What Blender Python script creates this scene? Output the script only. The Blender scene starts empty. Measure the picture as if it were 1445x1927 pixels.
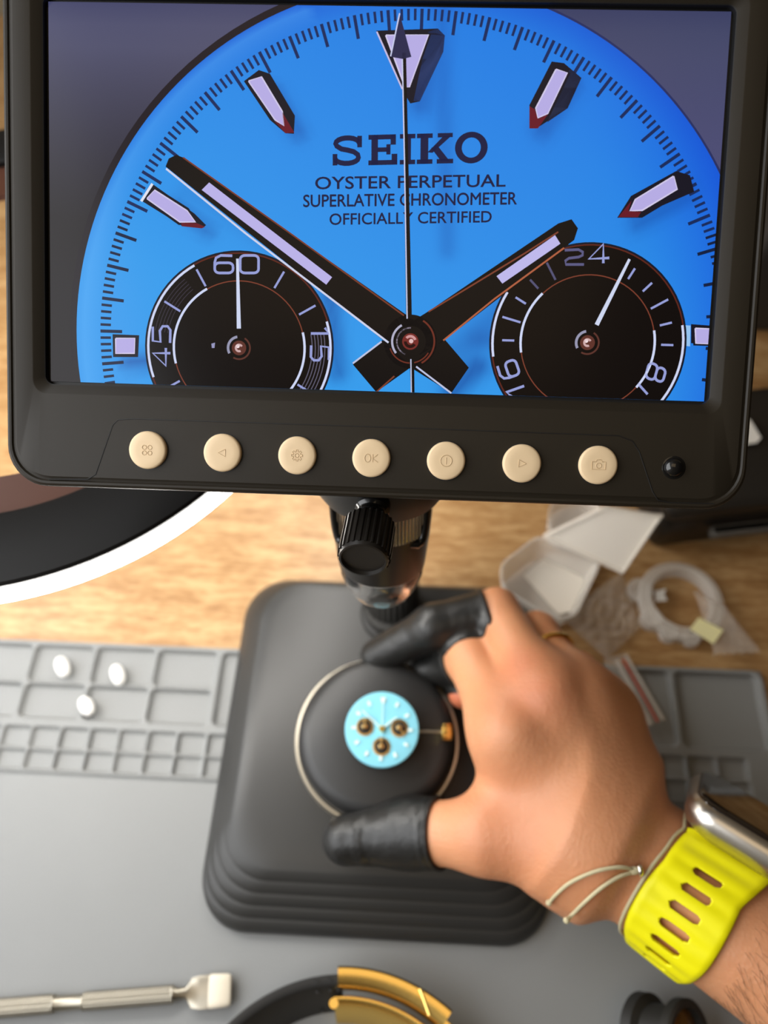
import bpy, bmesh, math, random
import numpy as np
from mathutils import Vector, Matrix

random.seed(7)
rng = np.random.default_rng(7)
scene = bpy.context.scene
COL = scene.collection

# ------------------------------------------------------------------ camera
F_PX, CX, CY, CAM_H = 1430.0, 722.5, 963.5, 0.33
# rows: world X (along the bench edge), world Y (away), world Z (up) in camera axes (right, down, forward)
R = np.array([[0.99884688, 0.03594082, -0.03183029],
              [0.04686261, -0.87394319, 0.48376358],
              [-0.01043101, -0.48469739, -0.87461971]])
CAM = np.array([0, 0, CAM_H])


def ray(px, py):
    return R @ np.array([(px - CX) / F_PX, (py - CY) / F_PX, 1.0])


def P(px, py, z):
    return ray(px, py) * z + CAM


def G(px, py, h=0.0):
    r = ray(px, py)
    return r * ((h - CAM_H) / r[2]) + CAM


def proj(w):
    c = R.T @ (np.asarray(w, float) - CAM)
    return np.array([c[0] / c[2] * F_PX + CX, c[1] / c[2] * F_PX + CY])


cam_d = bpy.data.cameras.new('camera')
cam = bpy.data.objects.new('camera', cam_d)
COL.objects.link(cam)
rgt, upv, bck = R @ [1, 0, 0], R @ [0, -1, 0], R @ [0, 0, -1]
cam.matrix_world = Matrix(((rgt[0], upv[0], bck[0], 0), (rgt[1], upv[1], bck[1], 0),
                           (rgt[2], upv[2], bck[2], CAM_H), (0, 0, 0, 1)))
cam_d.sensor_fit = 'VERTICAL'
cam_d.sensor_height = 36.0
cam_d.lens = F_PX * 36.0 / 1927.0
cam_d.clip_start = 0.01
cam_d.dof.use_dof = True
cam_d.dof.focus_distance = 0.182
cam_d.dof.aperture_fstop = 8.6
scene.camera = cam

# ------------------------------------------------------------------ light
scene.view_settings.view_transform = 'Standard'
scene.view_settings.look = 'None'
scene.view_settings.gamma = 1.0
scene.view_settings.use_curve_mapping = False
scene.view_settings.exposure = 0.0
scene.cycles.use_denoising = True
scene.cycles.max_bounces = 10
scene.cycles.transparent_max_bounces = 16

world = bpy.data.worlds.new('room_light')
scene.world = world
world.use_nodes = True
wn = world.node_tree
bg = wn.nodes['Background']
# the room around the bench: bright daylight side at the left, dim warm side at the right
_tc = wn.nodes.new('ShaderNodeTexCoord')
_sx = wn.nodes.new('ShaderNodeSeparateXYZ')
wn.links.new(_tc.outputs['Generated'], _sx.inputs[0])
_ma = wn.nodes.new('ShaderNodeMath')
_ma.operation = 'MULTIPLY_ADD'
wn.links.new(_sx.outputs['Z'], _ma.inputs[0])
_ma.inputs[1].default_value = -0.40
wn.links.new(_sx.outputs['X'], _ma.inputs[2])
_mr = wn.nodes.new('ShaderNodeMapRange')
_mr.inputs['From Min'].default_value = -1.1
_mr.inputs['From Max'].default_value = 0.5
wn.links.new(_ma.outputs[0], _mr.inputs['Value'])
_cr = wn.nodes.new('ShaderNodeValToRGB')
_cr.color_ramp.elements[0].position = 0.0
_cr.color_ramp.elements[0].color = (1.45, 1.42, 1.36, 1)
_cr.color_ramp.elements[1].position = 1.0
_cr.color_ramp.elements[1].color = (0.036, 0.024, 0.013, 1)
_e = _cr.color_ramp.elements.new(0.45)
_e.color = (0.27, 0.215, 0.15, 1)
wn.links.new(_mr.outputs[0], _cr.inputs['Fac'])
wn.links.new(_cr.outputs['Color'], bg.inputs['Color'])
bg.inputs['Strength'].default_value = 0.44


def area_light(name, loc, target, sx, sy, power, color):
    d = bpy.data.lights.new(name, 'AREA')
    d.shape = 'RECTANGLE'
    d.size, d.size_y, d.energy, d.color = sx, sy, power, color
    o = bpy.data.objects.new(name, d)
    COL.objects.link(o)
    o.location = loc
    o.rotation_euler = (Vector(target) - Vector(loc)).to_track_quat('-Z', 'Y').to_euler()
    return o


area_light('window_light', (-0.44, 0.0, 0.34), (-0.12, 0.03, 0.0), 0.62, 0.62, 4.7, (0.95, 0.97, 1.0))
area_light('overhead_fill_light', (-0.05, -0.25, 1.6), (0.0, 0.05, 0.0), 0.9, 0.7, 1.8, (1.0, 0.74, 0.44))  # added warm fill from overhead, no lamp there; gives the gold its highlights

# ------------------------------------------------------------------ materials


def lin(c):
    return tuple((x / 12.92 if x <= 0.04045 else ((x + 0.055) / 1.055) ** 2.4) for x in [v / 255.0 for v in c])


def mat(name, color, rough=0.5, metal=0.0, spec=0.5, noise=None, bump=None, trans=0.0, alpha=1.0, coat=0.0,
        sss=0.0, emit=None, emit_s=0.0, ior=1.45, color2=None):
    m = bpy.data.materials.new(name)
    m.use_nodes = True
    nt = m.node_tree
    b = nt.nodes['Principled BSDF']
    b.inputs['Base Color'].default_value = (*color, 1)
    b.inputs['Roughness'].default_value = rough
    b.inputs['Metallic'].default_value = metal
    b.inputs['Specular IOR Level'].default_value = spec
    b.inputs['Transmission Weight'].default_value = trans
    b.inputs['Alpha'].default_value = alpha
    b.inputs['Coat Weight'].default_value = coat
    b.inputs['IOR'].default_value = ior
    if sss:
        b.inputs['Subsurface Weight'].default_value = sss
        b.inputs['Subsurface Radius'].default_value = (0.004, 0.0015, 0.0008)
        b.inputs['Subsurface Scale'].default_value = 1.0
    if emit:
        b.inputs['Emission Color'].default_value = (*emit, 1)
        b.inputs['Emission Strength'].default_value = emit_s
    tc = nt.nodes.new('ShaderNodeTexCoord')
    if noise:      # (scale, amount, detail)
        n = nt.nodes.new('ShaderNodeTexNoise')
        n.inputs['Scale'].default_value = noise[0]
        n.inputs['Detail'].default_value = noise[2] if len(noise) > 2 else 3
        nt.links.new(tc.outputs['Object'], n.inputs['Vector'])
        mx = nt.nodes.new('ShaderNodeMix')
        mx.data_type = 'RGBA'
        c2 = color2 or tuple(max(0, c * (1 - noise[1])) for c in color)
        mx.inputs['A'].default_value = (*color, 1)
        mx.inputs['B'].default_value = (*c2, 1)
        nt.links.new(n.outputs['Fac'], mx.inputs['Factor'])
        nt.links.new(mx.outputs['Result'], b.inputs['Base Color'])
    if bump:       # (scale, strength, distance)
        n = nt.nodes.new('ShaderNodeTexNoise')
        n.inputs['Scale'].default_value = bump[0]
        n.inputs['Detail'].default_value = 4
        nt.links.new(tc.outputs['Object'], n.inputs['Vector'])
        bp = nt.nodes.new('ShaderNodeBump')
        bp.inputs['Strength'].default_value = bump[1]
        bp.inputs['Distance'].default_value = bump[2]
        nt.links.new(n.outputs['Fac'], bp.inputs['Height'])
        nt.links.new(bp.outputs['Normal'], b.inputs['Normal'])
    return m


M = {}
M['housing'] = mat('black_plastic', lin((36, 31, 23)), 0.46, spec=0.32, bump=(9000, 0.25, 0.00005))
M['housing_dark'] = mat('dark_gap', (0.006, 0.006, 0.006), 0.5)
M['gloss_black'] = mat('gloss_black', (0.006, 0.006, 0.006), 0.12, coat=0.4)
M['satin_black'] = mat('satin_black', (0.014, 0.012, 0.010), 0.36)
M['lamp_black'] = mat('lamp_black', (0.008, 0.0075, 0.007), 0.5, spec=0.22)
M['matte_black'] = mat('matte_black', (0.02, 0.019, 0.017), 0.55)
M['button'] = mat('cream_button', lin((232, 205, 165)), 0.45, sss=0.0)
M['button_mark'] = mat('button_marking', lin((206, 178, 138)), 0.5)
M['base'] = mat('base_plastic', (0.029, 0.0285, 0.027), 0.38, bump=(3000, 0.15, 0.0001))
M['chrome'] = mat('chrome', (0.75, 0.72, 0.66), 0.18, metal=1)
M['steel'] = mat('brushed_steel', (0.36, 0.33, 0.27), 0.36, metal=1)
M['silver_ring'] = mat('silver_ring', (0.72, 0.66, 0.54), 0.3, metal=1)
M['gold'] = mat('polished_gold', (1.0, 0.68, 0.20), 0.22, metal=1)
M['brass'] = mat('aged_brass', (0.66, 0.46, 0.20), 0.30, metal=1)
M['clear'] = mat('clear_acrylic', (0.96, 0.95, 0.93), 0.06, trans=1.0, ior=1.35)
M['mat_rubber'] = mat('grey_silicone', (0.235, 0.24, 0.238), 0.6, spec=0.35, noise=(40, 0.06))
M['white'] = mat('white_foam', (0.86, 0.85, 0.82), 0.6)
M['cot'] = mat('black_latex', (0.012, 0.012, 0.0115), 0.40, spec=0.55, bump=(260, 0.35, 0.0012))
M['cushion'] = mat('black_rubber', (0.017, 0.017, 0.017), 0.42, bump=(900, 0.1, 0.0003))
M['yellow'] = mat('yellow_silicone', lin((234, 227, 5)), 0.46, spec=0.35)
M['watch_case'] = mat('silver_case', (0.60, 0.57, 0.52), 0.30, metal=1)
M['watch_glass'] = mat('black_glass', (0.012, 0.008, 0.006), 0.08, coat=0.5)
M['cord'] = mat('sage_cord', lin((196, 186, 150)), 0.7)
M['aqua'] = mat('aqua_enamel', lin((128, 202, 222)), 0.4)
M['lume'] = mat('pale_lume', lin((225, 240, 238)), 0.45)
M['brown_disc'] = mat('brown_disc', lin((84, 50, 36)), 0.4)
M['led'] = mat('led_diffuser', (0.9, 0.9, 0.9), 0.5, emit=(1.0, 0.97, 0.92), emit_s=20.0)
M['red'] = mat('red_line', lin((190, 70, 50)), 0.5)
M['paper'] = mat('pale_yellow_paper', lin((238, 232, 176)), 0.7)
M['amber'] = mat('amber_glass', lin((92, 66, 28)), 0.10, coat=0.6)
M['white_plastic'] = mat('white_plastic', (0.85, 0.83, 0.78), 0.4)
M['wall'] = mat('cream_wall', lin((226, 208, 176)), 0.8)
M['floor'] = mat('dark_floor', lin((90, 70, 52)), 0.6, noise=(6, 0.3))


def frosted(name, color, alpha, rough=0.35):
    m = mat(name, color, rough, spec=0.5)
    nt = m.node_tree
    b = nt.nodes['Principled BSDF']
    out = [n for n in nt.nodes if n.type == 'OUTPUT_MATERIAL'][0]
    tr = nt.nodes.new('ShaderNodeBsdfTransparent')
    mx = nt.nodes.new('ShaderNodeMixShader')
    mx.inputs['Fac'].default_value = alpha
    nt.links.new(tr.outputs[0], mx.inputs[1])
    nt.links.new(b.outputs[0], mx.inputs[2])
    nt.links.new(mx.outputs[0], out.inputs['Surface'])
    return m


M['frost'] = frosted('frosted_plastic', (0.86, 0.82, 0.76), 0.42, 0.25)
M['frost_thin'] = frosted('thin_clear_plastic', (0.80, 0.74, 0.66), 0.20, 0.12)
M['frost_milky'] = frosted('milky_plastic', (0.90, 0.85, 0.76), 0.72)


def wood_material():
    m = bpy.data.materials.new('oak_tabletop')
    m.use_nodes = True
    nt = m.node_tree
    b = nt.nodes['Principled BSDF']
    b.inputs['Roughness'].default_value = 0.42
    tc = nt.nodes.new('ShaderNodeTexCoord')
    mp = nt.nodes.new('ShaderNodeMapping')
    mp.inputs['Scale'].default_value = (24, 150, 1)
    nt.links.new(tc.outputs['Object'], mp.inputs['Vector'])
    n1 = nt.nodes.new('ShaderNodeTexNoise')
    n1.inputs['Scale'].default_value = 1.6
    n1.inputs['Detail'].default_value = 7
    n1.inputs['Distortion'].default_value = 0.7
    nt.links.new(mp.outputs[0], n1.inputs['Vector'])
    mp2 = nt.nodes.new('ShaderNodeMapping')
    mp2.inputs['Scale'].default_value = (130, 420, 1)
    nt.links.new(tc.outputs['Object'], mp2.inputs['Vector'])
    n2 = nt.nodes.new('ShaderNodeTexNoise')
    n2.inputs['Scale'].default_value = 1.2
    n2.inputs['Detail'].default_value = 4
    nt.links.new(mp2.outputs[0], n2.inputs['Vector'])
    add = nt.nodes.new('ShaderNodeMath')
    add.operation = 'MULTIPLY_ADD'
    nt.links.new(n2.outputs['Fac'], add.inputs[0])
    add.inputs[1].default_value = 0.6
    nt.links.new(n1.outputs['Fac'], add.inputs[2])
    cr = nt.nodes.new('ShaderNodeValToRGB')
    cr.color_ramp.elements[0].position = 0.48
    cr.color_ramp.elements[0].color = (*lin((136, 97, 57)), 1)
    cr.color_ramp.elements[1].position = 0.98
    cr.color_ramp.elements[1].color = (*lin((184, 149, 103)), 1)
    e = cr.color_ramp.elements.new(0.72)
    e.color = (*lin((157, 118, 73)), 1)
    nt.links.new(add.outputs[0], cr.inputs['Fac'])
    nt.links.new(cr.outputs['Color'], b.inputs['Base Color'])
    return m


M['wood'] = wood_material()


def skin_material():
    m = bpy.data.materials.new('skin')
    m.use_nodes = True
    nt = m.node_tree
    b = nt.nodes['Principled BSDF']
    b.inputs['Roughness'].default_value = 0.48
    b.inputs['Specular IOR Level'].default_value = 0.4
    b.inputs['Subsurface Weight'].default_value = 0.18
    b.inputs['Subsurface Radius'].default_value = (0.006, 0.0022, 0.0011)
    b.inputs['Subsurface Scale'].default_value = 1.0
    tc = nt.nodes.new('ShaderNodeTexCoord')
    n = nt.nodes.new('ShaderNodeTexNoise')
    n.inputs['Scale'].default_value = 38
    n.inputs['Detail'].default_value = 5
    nt.links.new(tc.outputs['Object'], n.inputs['Vector'])
    mx = nt.nodes.new('ShaderNodeMix')
    mx.data_type = 'RGBA'
    mx.inputs['A'].default_value = (*lin((214, 156, 116)), 1)
    mx.inputs['B'].default_value = (*lin((190, 126, 86)), 1)
    nt.links.new(n.outputs['Fac'], mx.inputs['Factor'])
    at = nt.nodes.new('ShaderNodeAttribute')       # redness over the knuckles and fingertips
    at.attribute_name = 'flush'
    mx2 = nt.nodes.new('ShaderNodeMix')
    mx2.data_type = 'RGBA'
    nt.links.new(at.outputs['Fac'], mx2.inputs['Factor'])
    nt.links.new(mx.outputs['Result'], mx2.inputs['A'])
    mx2.inputs['B'].default_value = (*lin((196, 98, 72)), 1)
    nt.links.new(mx2.outputs['Result'], b.inputs['Base Color'])
    v = nt.nodes.new('ShaderNodeTexVoronoi')
    v.inputs['Scale'].default_value = 900
    nt.links.new(tc.outputs['Object'], v.inputs['Vector'])
    n3 = nt.nodes.new('ShaderNodeTexNoise')
    n3.inputs['Scale'].default_value = 260
    n3.inputs['Detail'].default_value = 4
    nt.links.new(tc.outputs['Object'], n3.inputs['Vector'])
    ad = nt.nodes.new('ShaderNodeMath')
    ad.operation = 'MULTIPLY_ADD'
    nt.links.new(v.outputs['Distance'], ad.inputs[0])
    ad.inputs[1].default_value = 0.4
    nt.links.new(n3.outputs['Fac'], ad.inputs[2])
    bp = nt.nodes.new('ShaderNodeBump')
    bp.inputs['Strength'].default_value = 0.35
    bp.inputs['Distance'].default_value = 0.0006
    nt.links.new(ad.outputs[0], bp.inputs['Height'])
    nt.links.new(bp.outputs['Normal'], b.inputs['Normal'])
    return m


M['skin'] = skin_material()
M['hair'] = mat('arm_hair', (0.03, 0.016, 0.008), 0.5)


def screen_material():
    m = bpy.data.materials.new('screen_display')
    m.use_nodes = True
    nt = m.node_tree
    nt.nodes.remove(nt.nodes['Principled BSDF'])
    out = [n for n in nt.nodes if n.type == 'OUTPUT_MATERIAL'][0]
    at = nt.nodes.new('ShaderNodeAttribute')
    at.attribute_name = 'Col'
    em = nt.nodes.new('ShaderNodeEmission')
    nt.links.new(at.outputs['Color'], em.inputs['Color'])
    gl = nt.nodes.new('ShaderNodeBsdfGlossy')
    gl.inputs['Roughness'].default_value = 0.2
    gl.inputs['Color'].default_value = (0.012, 0.012, 0.012, 1)
    ad = nt.nodes.new('ShaderNodeAddShader')
    nt.links.new(em.outputs[0], ad.inputs[0])
    nt.links.new(gl.outputs[0], ad.inputs[1])
    nt.links.new(ad.outputs[0], out.inputs['Surface'])
    return m


M['screen'] = screen_material()

# ------------------------------------------------------------------ builders


def root(name, loc, label, cat, group=None):
    o = bpy.data.objects.new(name, None)
    o.empty_display_size = 0.01
    COL.objects.link(o)
    o.location = loc
    tag(o, label, cat, group)
    return o


def tag(o, label=None, cat=None, group=None, kind=None):
    if label:
        o['label'] = label
    if cat:
        o['category'] = cat
    if group:
        o['group'] = group
    if kind:
        o['kind'] = kind
    return o


def origin_of(p):
    v = np.zeros(3)
    while p is not None:
        v += np.array(p.location)
        p = p.parent
    return v


def mk(name, verts, faces, material, parent=None, smooth=True, mi=None, loc=None, sharp=40):
    """one mesh object from world-space vertices; a child shares its parent's origin"""
    verts = np.asarray(verts, float)
    if parent is not None:
        org = origin_of(parent)
    else:
        org = np.array(loc if loc is not None else
                       [*(verts[:, :2].min(0) + verts[:, :2].max(0)) / 2, verts[:, 2].min()], float)
    me = bpy.data.meshes.new(name)
    me.from_pydata((verts - org).tolist(), [], [list(map(int, f)) for f in faces])
    mats = material if isinstance(material, (list, tuple)) else [material]
    for m in mats:
        me.materials.append(m)
    if mi is not None:
        me.polygons.foreach_set('material_index', np.asarray(mi, dtype=np.int32))
    me.update()
    bm = bmesh.new()
    bm.from_mesh(me)
    bmesh.ops.recalc_face_normals(bm, faces=bm.faces)
    bm.to_mesh(me)
    bm.free()
    if smooth:
        me.polygons.foreach_set('use_smooth', [True] * len(me.polygons))
        if sharp:
            me.set_sharp_from_angle(angle=math.radians(sharp))
    o = bpy.data.objects.new(name, me)
    COL.objects.link(o)
    if parent is not None:
        o.parent = parent
    else:
        o.location = org
    return o


class MB:
    """collects shapes that form one mesh"""
    def __init__(s):
        s.v, s.f, s.m = [], [], []

    def add(s, v, f, m=0):
        b = len(s.v)
        s.v += [np.asarray(x, float) for x in v]
        s.f += [[i + b for i in q] for q in f]
        s.m += [m] * len(f)
        return s

    def build(s, name, material, parent=None, **k):
        return mk(name, s.v, s.f, material, parent, mi=s.m, **k)


def loft(loops, cap0=True, cap1=True, closed=True):
    n = len(loops[0])
    v = [p for l in loops for p in l]
    f = []
    for i in range(len(loops) - 1):
        for j in range(n if closed else n - 1):
            k = (j + 1) % n
            f.append([i * n + j, i * n + k, (i + 1) * n + k, (i + 1) * n + j])
    if cap0:
        f.append(list(range(n))[::-1])
    if cap1:
        f.append([(len(loops) - 1) * n + j for j in range(n)])
    return v, f


def frame(axis):
    a = np.asarray(axis, float)
    a = a / np.linalg.norm(a)
    t = np.array([0, 0, 1.0]) if abs(a[2]) < 0.9 else np.array([1.0, 0, 0])
    u = np.cross(t, a)
    u /= np.linalg.norm(u)
    return u, np.cross(a, u), a


def lathe(profile, c, axis=(0, 0, 1), seg=48, cap0=True, cap1=True, rfun=None):
    """profile: (radius, height along axis)"""
    u, w, a = frame(axis)
    loops = []
    for r, h in profile:
        l = []
        for k in range(seg):
            t = 2 * math.pi * k / seg
            rr = r * (rfun(t, h) if rfun else 1)
            l.append(np.asarray(c) + a * h + (u * math.cos(t) + w * math.sin(t)) * rr)
        loops.append(l)
    return loft(loops, cap0, cap1)


def tube(pts, r, seg=10, cap=True):
    pts = [np.asarray(p, float) for p in pts]
    rs = r if isinstance(r, (list, tuple, np.ndarray)) else [r] * len(pts)
    loops = []
    u = None
    for i, p in enumerate(pts):
        t = pts[min(i + 1, len(pts) - 1)] - pts[max(i - 1, 0)]
        t = t / (np.linalg.norm(t) + 1e-12)
        if u is None:
            u, w, _ = frame(t)
        else:
            u = u - t * u.dot(t)
            u /= np.linalg.norm(u)
            w = np.cross(t, u)
        loops.append([p + (u * math.cos(2 * math.pi * k / seg) + w * math.sin(2 * math.pi * k / seg)) * rs[i]
                      for k in range(seg)])
    return loft(loops, cap, cap)


def spline(pts, n=8):
    """Catmull-Rom through the points"""
    p = [np.asarray(x, float) for x in pts]
    p = [2 * p[0] - p[1]] + p + [2 * p[-1] - p[-2]]
    out = []
    for i in range(1, len(p) - 2):
        for k in range(n):
            t = k / n
            out.append(0.5 * ((2 * p[i]) + (-p[i - 1] + p[i + 1]) * t
                              + (2 * p[i - 1] - 5 * p[i] + 4 * p[i + 1] - p[i + 2]) * t * t
                              + (-p[i - 1] + 3 * p[i] - 3 * p[i + 1] + p[i + 2]) * t ** 3))
    out.append(p[-2])
    return out


def torus(c, axis, R0, r, seg=64, sub=12, a0=0, a1=2 * math.pi):
    u, w, a = frame(axis)
    full = abs(a1 - a0 - 2 * math.pi) < 1e-6
    pts = [np.asarray(c) + (u * math.cos(a0 + (a1 - a0) * k / seg) + w * math.sin(a0 + (a1 - a0) * k / seg)) * R0
           for k in range(seg + (0 if full else 1))]
    loops = []
    for k, p in enumerate(pts):
        d = (p - c) / R0
        loops.append([p + (d * math.cos(2 * math.pi * j / sub) + a * math.sin(2 * math.pi * j / sub)) * r
                      for j in range(sub)])
    if full:
        loops.append(loops[0])
        v, f = loft(loops, False, False)
        n = sub
        tot = len(pts) * n
        return v[:tot], [[i % tot for i in q] for q in f]
    return loft(loops)


def rrect(x0, x1, y0, y1, r, n=8):
    """rounded rectangle outline, n points per corner"""
    out = []
    for cx, cy, a in ((x1 - r, y1 - r, 0), (x0 + r, y1 - r, 90), (x0 + r, y0 + r, 180), (x1 - r, y0 + r, 270)):
        for k in range(n):
            t = math.radians(a + 90 * k / (n - 1))
            out.append((cx + r * math.cos(t), cy + r * math.sin(t)))
    return out


def bevel_box(lo, hi, r=0.002, n=4):
    lo, hi = np.asarray(lo, float), np.asarray(hi, float)
    loops = []
    for z, i in ((lo[2], r), (lo[2] + r * .3, r * .3), (lo[2] + r, 0), (hi[2] - r, 0), (hi[2] - r * .3, r * .3), (hi[2], r)):
        loops.append([(x, y, z) for x, y in rrect(lo[0] + i, hi[0] - i, lo[1] + i, hi[1] - i, r * 1.5, n)])
    return loft(loops)
# ------------------------------------------------------------------ setting
def slab(name, lo, hi, material, parent=None):
    v, f = loft([[(lo[0], lo[1], z), (hi[0], lo[1], z), (hi[0], hi[1], z), (lo[0], hi[1], z)] for z in (lo[2], hi[2])])
    return mk(name, v, f, material, parent, smooth=False)


tag(slab('floor', (-2.0, -1.5, -0.78), (2.0, 1.0, -0.75), M['floor']), 'dark floor under the bench', kind='structure')
tag(slab('wall_back', (-2.0, 1.0, -0.78), (2.0, 1.05, 1.8), M['wall']), 'cream wall behind the bench', kind='structure')

# ------------------------------------------------------------------ bench
table = root('wooden_table', (0, 0.2, -0.75), 'brown oak grained wooden bench top under the whole workspace', 'table')
v, f = bevel_box((-0.75, -0.40, -0.03), (0.75, 0.62, -0.0004), 0.004)
mk('tabletop', v, f, M['wood'], table)
for lx in (-0.70, 0.70):
    for ly in (-0.35, 0.57):
        v, f = bevel_box((lx - .025, ly - .025, -0.75), (lx + .025, ly + .025, -0.03), 0.004)
        mk('leg', v, f, M['wood'], table)

# ------------------------------------------------------------------ silicone repair mat with moulded compartments
MX0, MX1, MY0, MY1 = -0.300, 0.1575, -0.190, 0.1085
MT = 0.0045                                   # rim height


def mat_cells():
    cells = []                                # (x0, x1, y0, y1, corner, floor height)
    p = 0.0278
    for k in range(8):
        x0 = -0.0815 - p * (k + 1) + 0.0009
        x1 = -0.0815 - p * k - 0.0009
        cells.append((x0, x1, 0.0895, 0.1055, 0.0022, 0.0016))
        cells.append((x0, x1, 0.0738, 0.0880, 0.0022, 0.0016))
    cells.append((-0.0797, -0.040, 0.0738, 0.1055, 0.0022, 0.0016))
    for x0, x1 in ((-0.038, 0.020), (0.022, 0.076), (0.078, 0.1163), (0.1187, 0.1540)):
        cells.append((x0, x1, 0.0738, 0.1055, 0.0026, 0.0016))
    q = 0.0125
    for k in range(-17, 20):
        x0 = -0.0813 + q * k + 0.0006
        x1 = x0 + q - 0.0012
        if x0 < MX0 + 0.004 or x1 > 0.1555:
            continue
        cells.append((x0, x1, 0.0612, 0.0696, 0.0012, 0.0022))
        cells.append((x0, x1, 0.0526, 0.0602, 0.0012, 0.0022))
    cells.append((MX0 + 0.006, MX1 - 0.0035, MY0 + 0.006, 0.0512, 0.004, 0.0030))
    return cells


def build_mat():
    xs = np.unique(np.round(np.concatenate([np.arange(MX0, MX1, 0.00055), [MX1]]), 6))
    ys = np.unique(np.round(np.concatenate([np.linspace(MY0, MY0 + .012, 14), np.linspace(MY0 + .012, 0.045, 20),
                                            np.arange(0.045, MY1, 0.00055), [MY1]]), 6))
    X, Y = np.meshgrid(xs, ys)
    Z = np.full(X.shape, MT)
    for x0, x1, y0, y1, r, fl in mat_cells():
        cx, cy, hx, hy = (x0 + x1) / 2, (y0 + y1) / 2, (x1 - x0) / 2 - r, (y1 - y0) / 2 - r
        qx, qy = np.abs(X - cx) - hx, np.abs(Y - cy) - hy
        d = np.hypot(np.maximum(qx, 0), np.maximum(qy, 0)) + np.minimum(np.maximum(qx, qy), 0) - r
        t = np.clip(0.5 - d / 0.0013, 0, 1)
        t = t * t * (3 - 2 * t)
        Z = np.minimum(Z, MT - (MT - fl) * t)
    # rounded outer corners and edges
    r = 0.005
    qx, qy = np.abs(X - (MX0 + MX1) / 2) - ((MX1 - MX0) / 2 - r), np.abs(Y - (MY0 + MY1) / 2) - ((MY1 - MY0) / 2 - r)
    d = np.hypot(np.maximum(qx, 0), np.maximum(qy, 0)) + np.minimum(np.maximum(qx, qy), 0) - r
    Z = np.where(d > -0.0012, Z - np.clip((d + 0.0012) / 0.0012, 0, 1) ** 2 * 0.0034, Z)
    ny, nx = X.shape
    v = np.stack([X, Y, Z], -1).reshape(-1, 3)
    i = np.arange(ny * nx).reshape(ny, nx)
    f = np.stack([i[:-1, :-1], i[:-1, 1:], i[1:, 1:], i[1:, :-1]], -1).reshape(-1, 4)
    # skirt down to the bench
    rim = list(i[0, :]) + list(i[1:, -1]) + list(i[-1, -2::-1]) + list(i[-2:0:-1, 0])
    nb = len(v)
    low = v[rim].copy()
    low[:, 2] = 0.0003
    v = np.vstack([v, low])
    sk = [[rim[k], rim[(k + 1) % len(rim)], nb + (k + 1) % len(rim), nb + k] for k in range(len(rim))]
    o = mk('repair_mat', v, np.vstack([f, sk]), M['mat_rubber'], loc=(-0.07, -0.04, 0.0), sharp=50)
    tag(o, 'grey silicone work mat with moulded rows of square parts compartments', 'work mat')


build_mat()

# ------------------------------------------------------------------ digital microscope
BASE_O = np.array([-7.5e-3, 0.068, 0.003])
scope = root('digital_microscope', BASE_O,
             'black digital microscope whose tilted screen shows an enlarged blue watch dial', 'microscope')


def build_base():
    zb = 0.003                                 # it stands on the mat's flat field
    prof = [(0.0, 1.5, -0.5, 138.5), (1.2, 0.0, -2.6, 140), (3.4, .3, -2.2, 140)]
    for k in range(61):                        # five rounded ribs up the front slope
        t = k / 60
        o_ = .5 * abs(math.sin(5 * math.pi * t)) ** .55
        h = 4.2 + 12.4 * t
        ins = .3 + 10.5 * t ** 1.5
        prof.append((h, ins, -1.6 + 20.5 * t, 140 - 5.5 * t ** 1.5, o_))
    prof += [(17.0, 11.8, 20.6, 134.0), (17.4, 14.0, 23.0, 133.0), (17.5, 17.0, 27.0, 130.0)]
    loops = []
    for row in prof:
        h, ins, yf, yb = row[:4]
        rib = row[4] if len(row) > 4 else 0.0
        out = rrect(-0.0745 + ins * 1e-3, 0.0592 + ins * 1e-3 * -1 , yf * 1e-3, yb * 1e-3, 0.019, 12)
        # the plan narrows a little towards the back
        l = []
        for q_ in range(len(out)):
            x, y = out[q_]
            tx, ty = out[(q_ + 1) % len(out)][0] - out[q_ - 1][0], out[(q_ + 1) % len(out)][1] - out[q_ - 1][1]
            tl = math.hypot(tx, ty)
            w_ = min(1, max(0, (0.034 - y) / 0.024)) * rib
            x, y, z = x + ty / tl * .55e-3 * w_, y - tx / tl * .55e-3 * w_, zb + (h + .83 * w_) * 1e-3
            l.append((-0.0075 + (x + 0.0075) * (1 - 0.035 * max(0, y) / 0.14), y, z))
        loops.append(l)
    v, f = loft(loops)
    mk('base', v, f, M['base'], scope, sharp=75)


build_base()
BASE_TOP = 0.0205

# screen plane: u to the right, v up the screen, d out of the glass (millimetres)
TLW = R @ np.array([-0.07674513, -0.11672794, 0.17378548]) + CAM
AU = R @ np.array([0.99884688, 0.03594082, -0.03183029])
AV = R @ np.array([0.03294514, -0.99538769, -0.09009976])
AN = np.cross(AU, AV)


def W(u, v, d=0.0):
    return TLW + (AU * u + AV * v + AN * d) * 1e-3


def S(px, py, d=0.0):
    """where the line of sight through a pixel meets the glass (mm)"""
    r = ray(px, py)
    o = TLW + AN * d * 1e-3
    t = (o - CAM).dot(AN) / r.dot(AN)
    q = CAM + r * t - o
    return np.array([q.dot(AU), q.dot(AV)]) * 1e3


SW, SH = 154.1, 85.9


def panel_loop(x0, x1, y0, y1, r, d, n=10):
    return [W(x, y, d) for x, y in rrect(x0, x1, y0, y1, r, n)]


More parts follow.
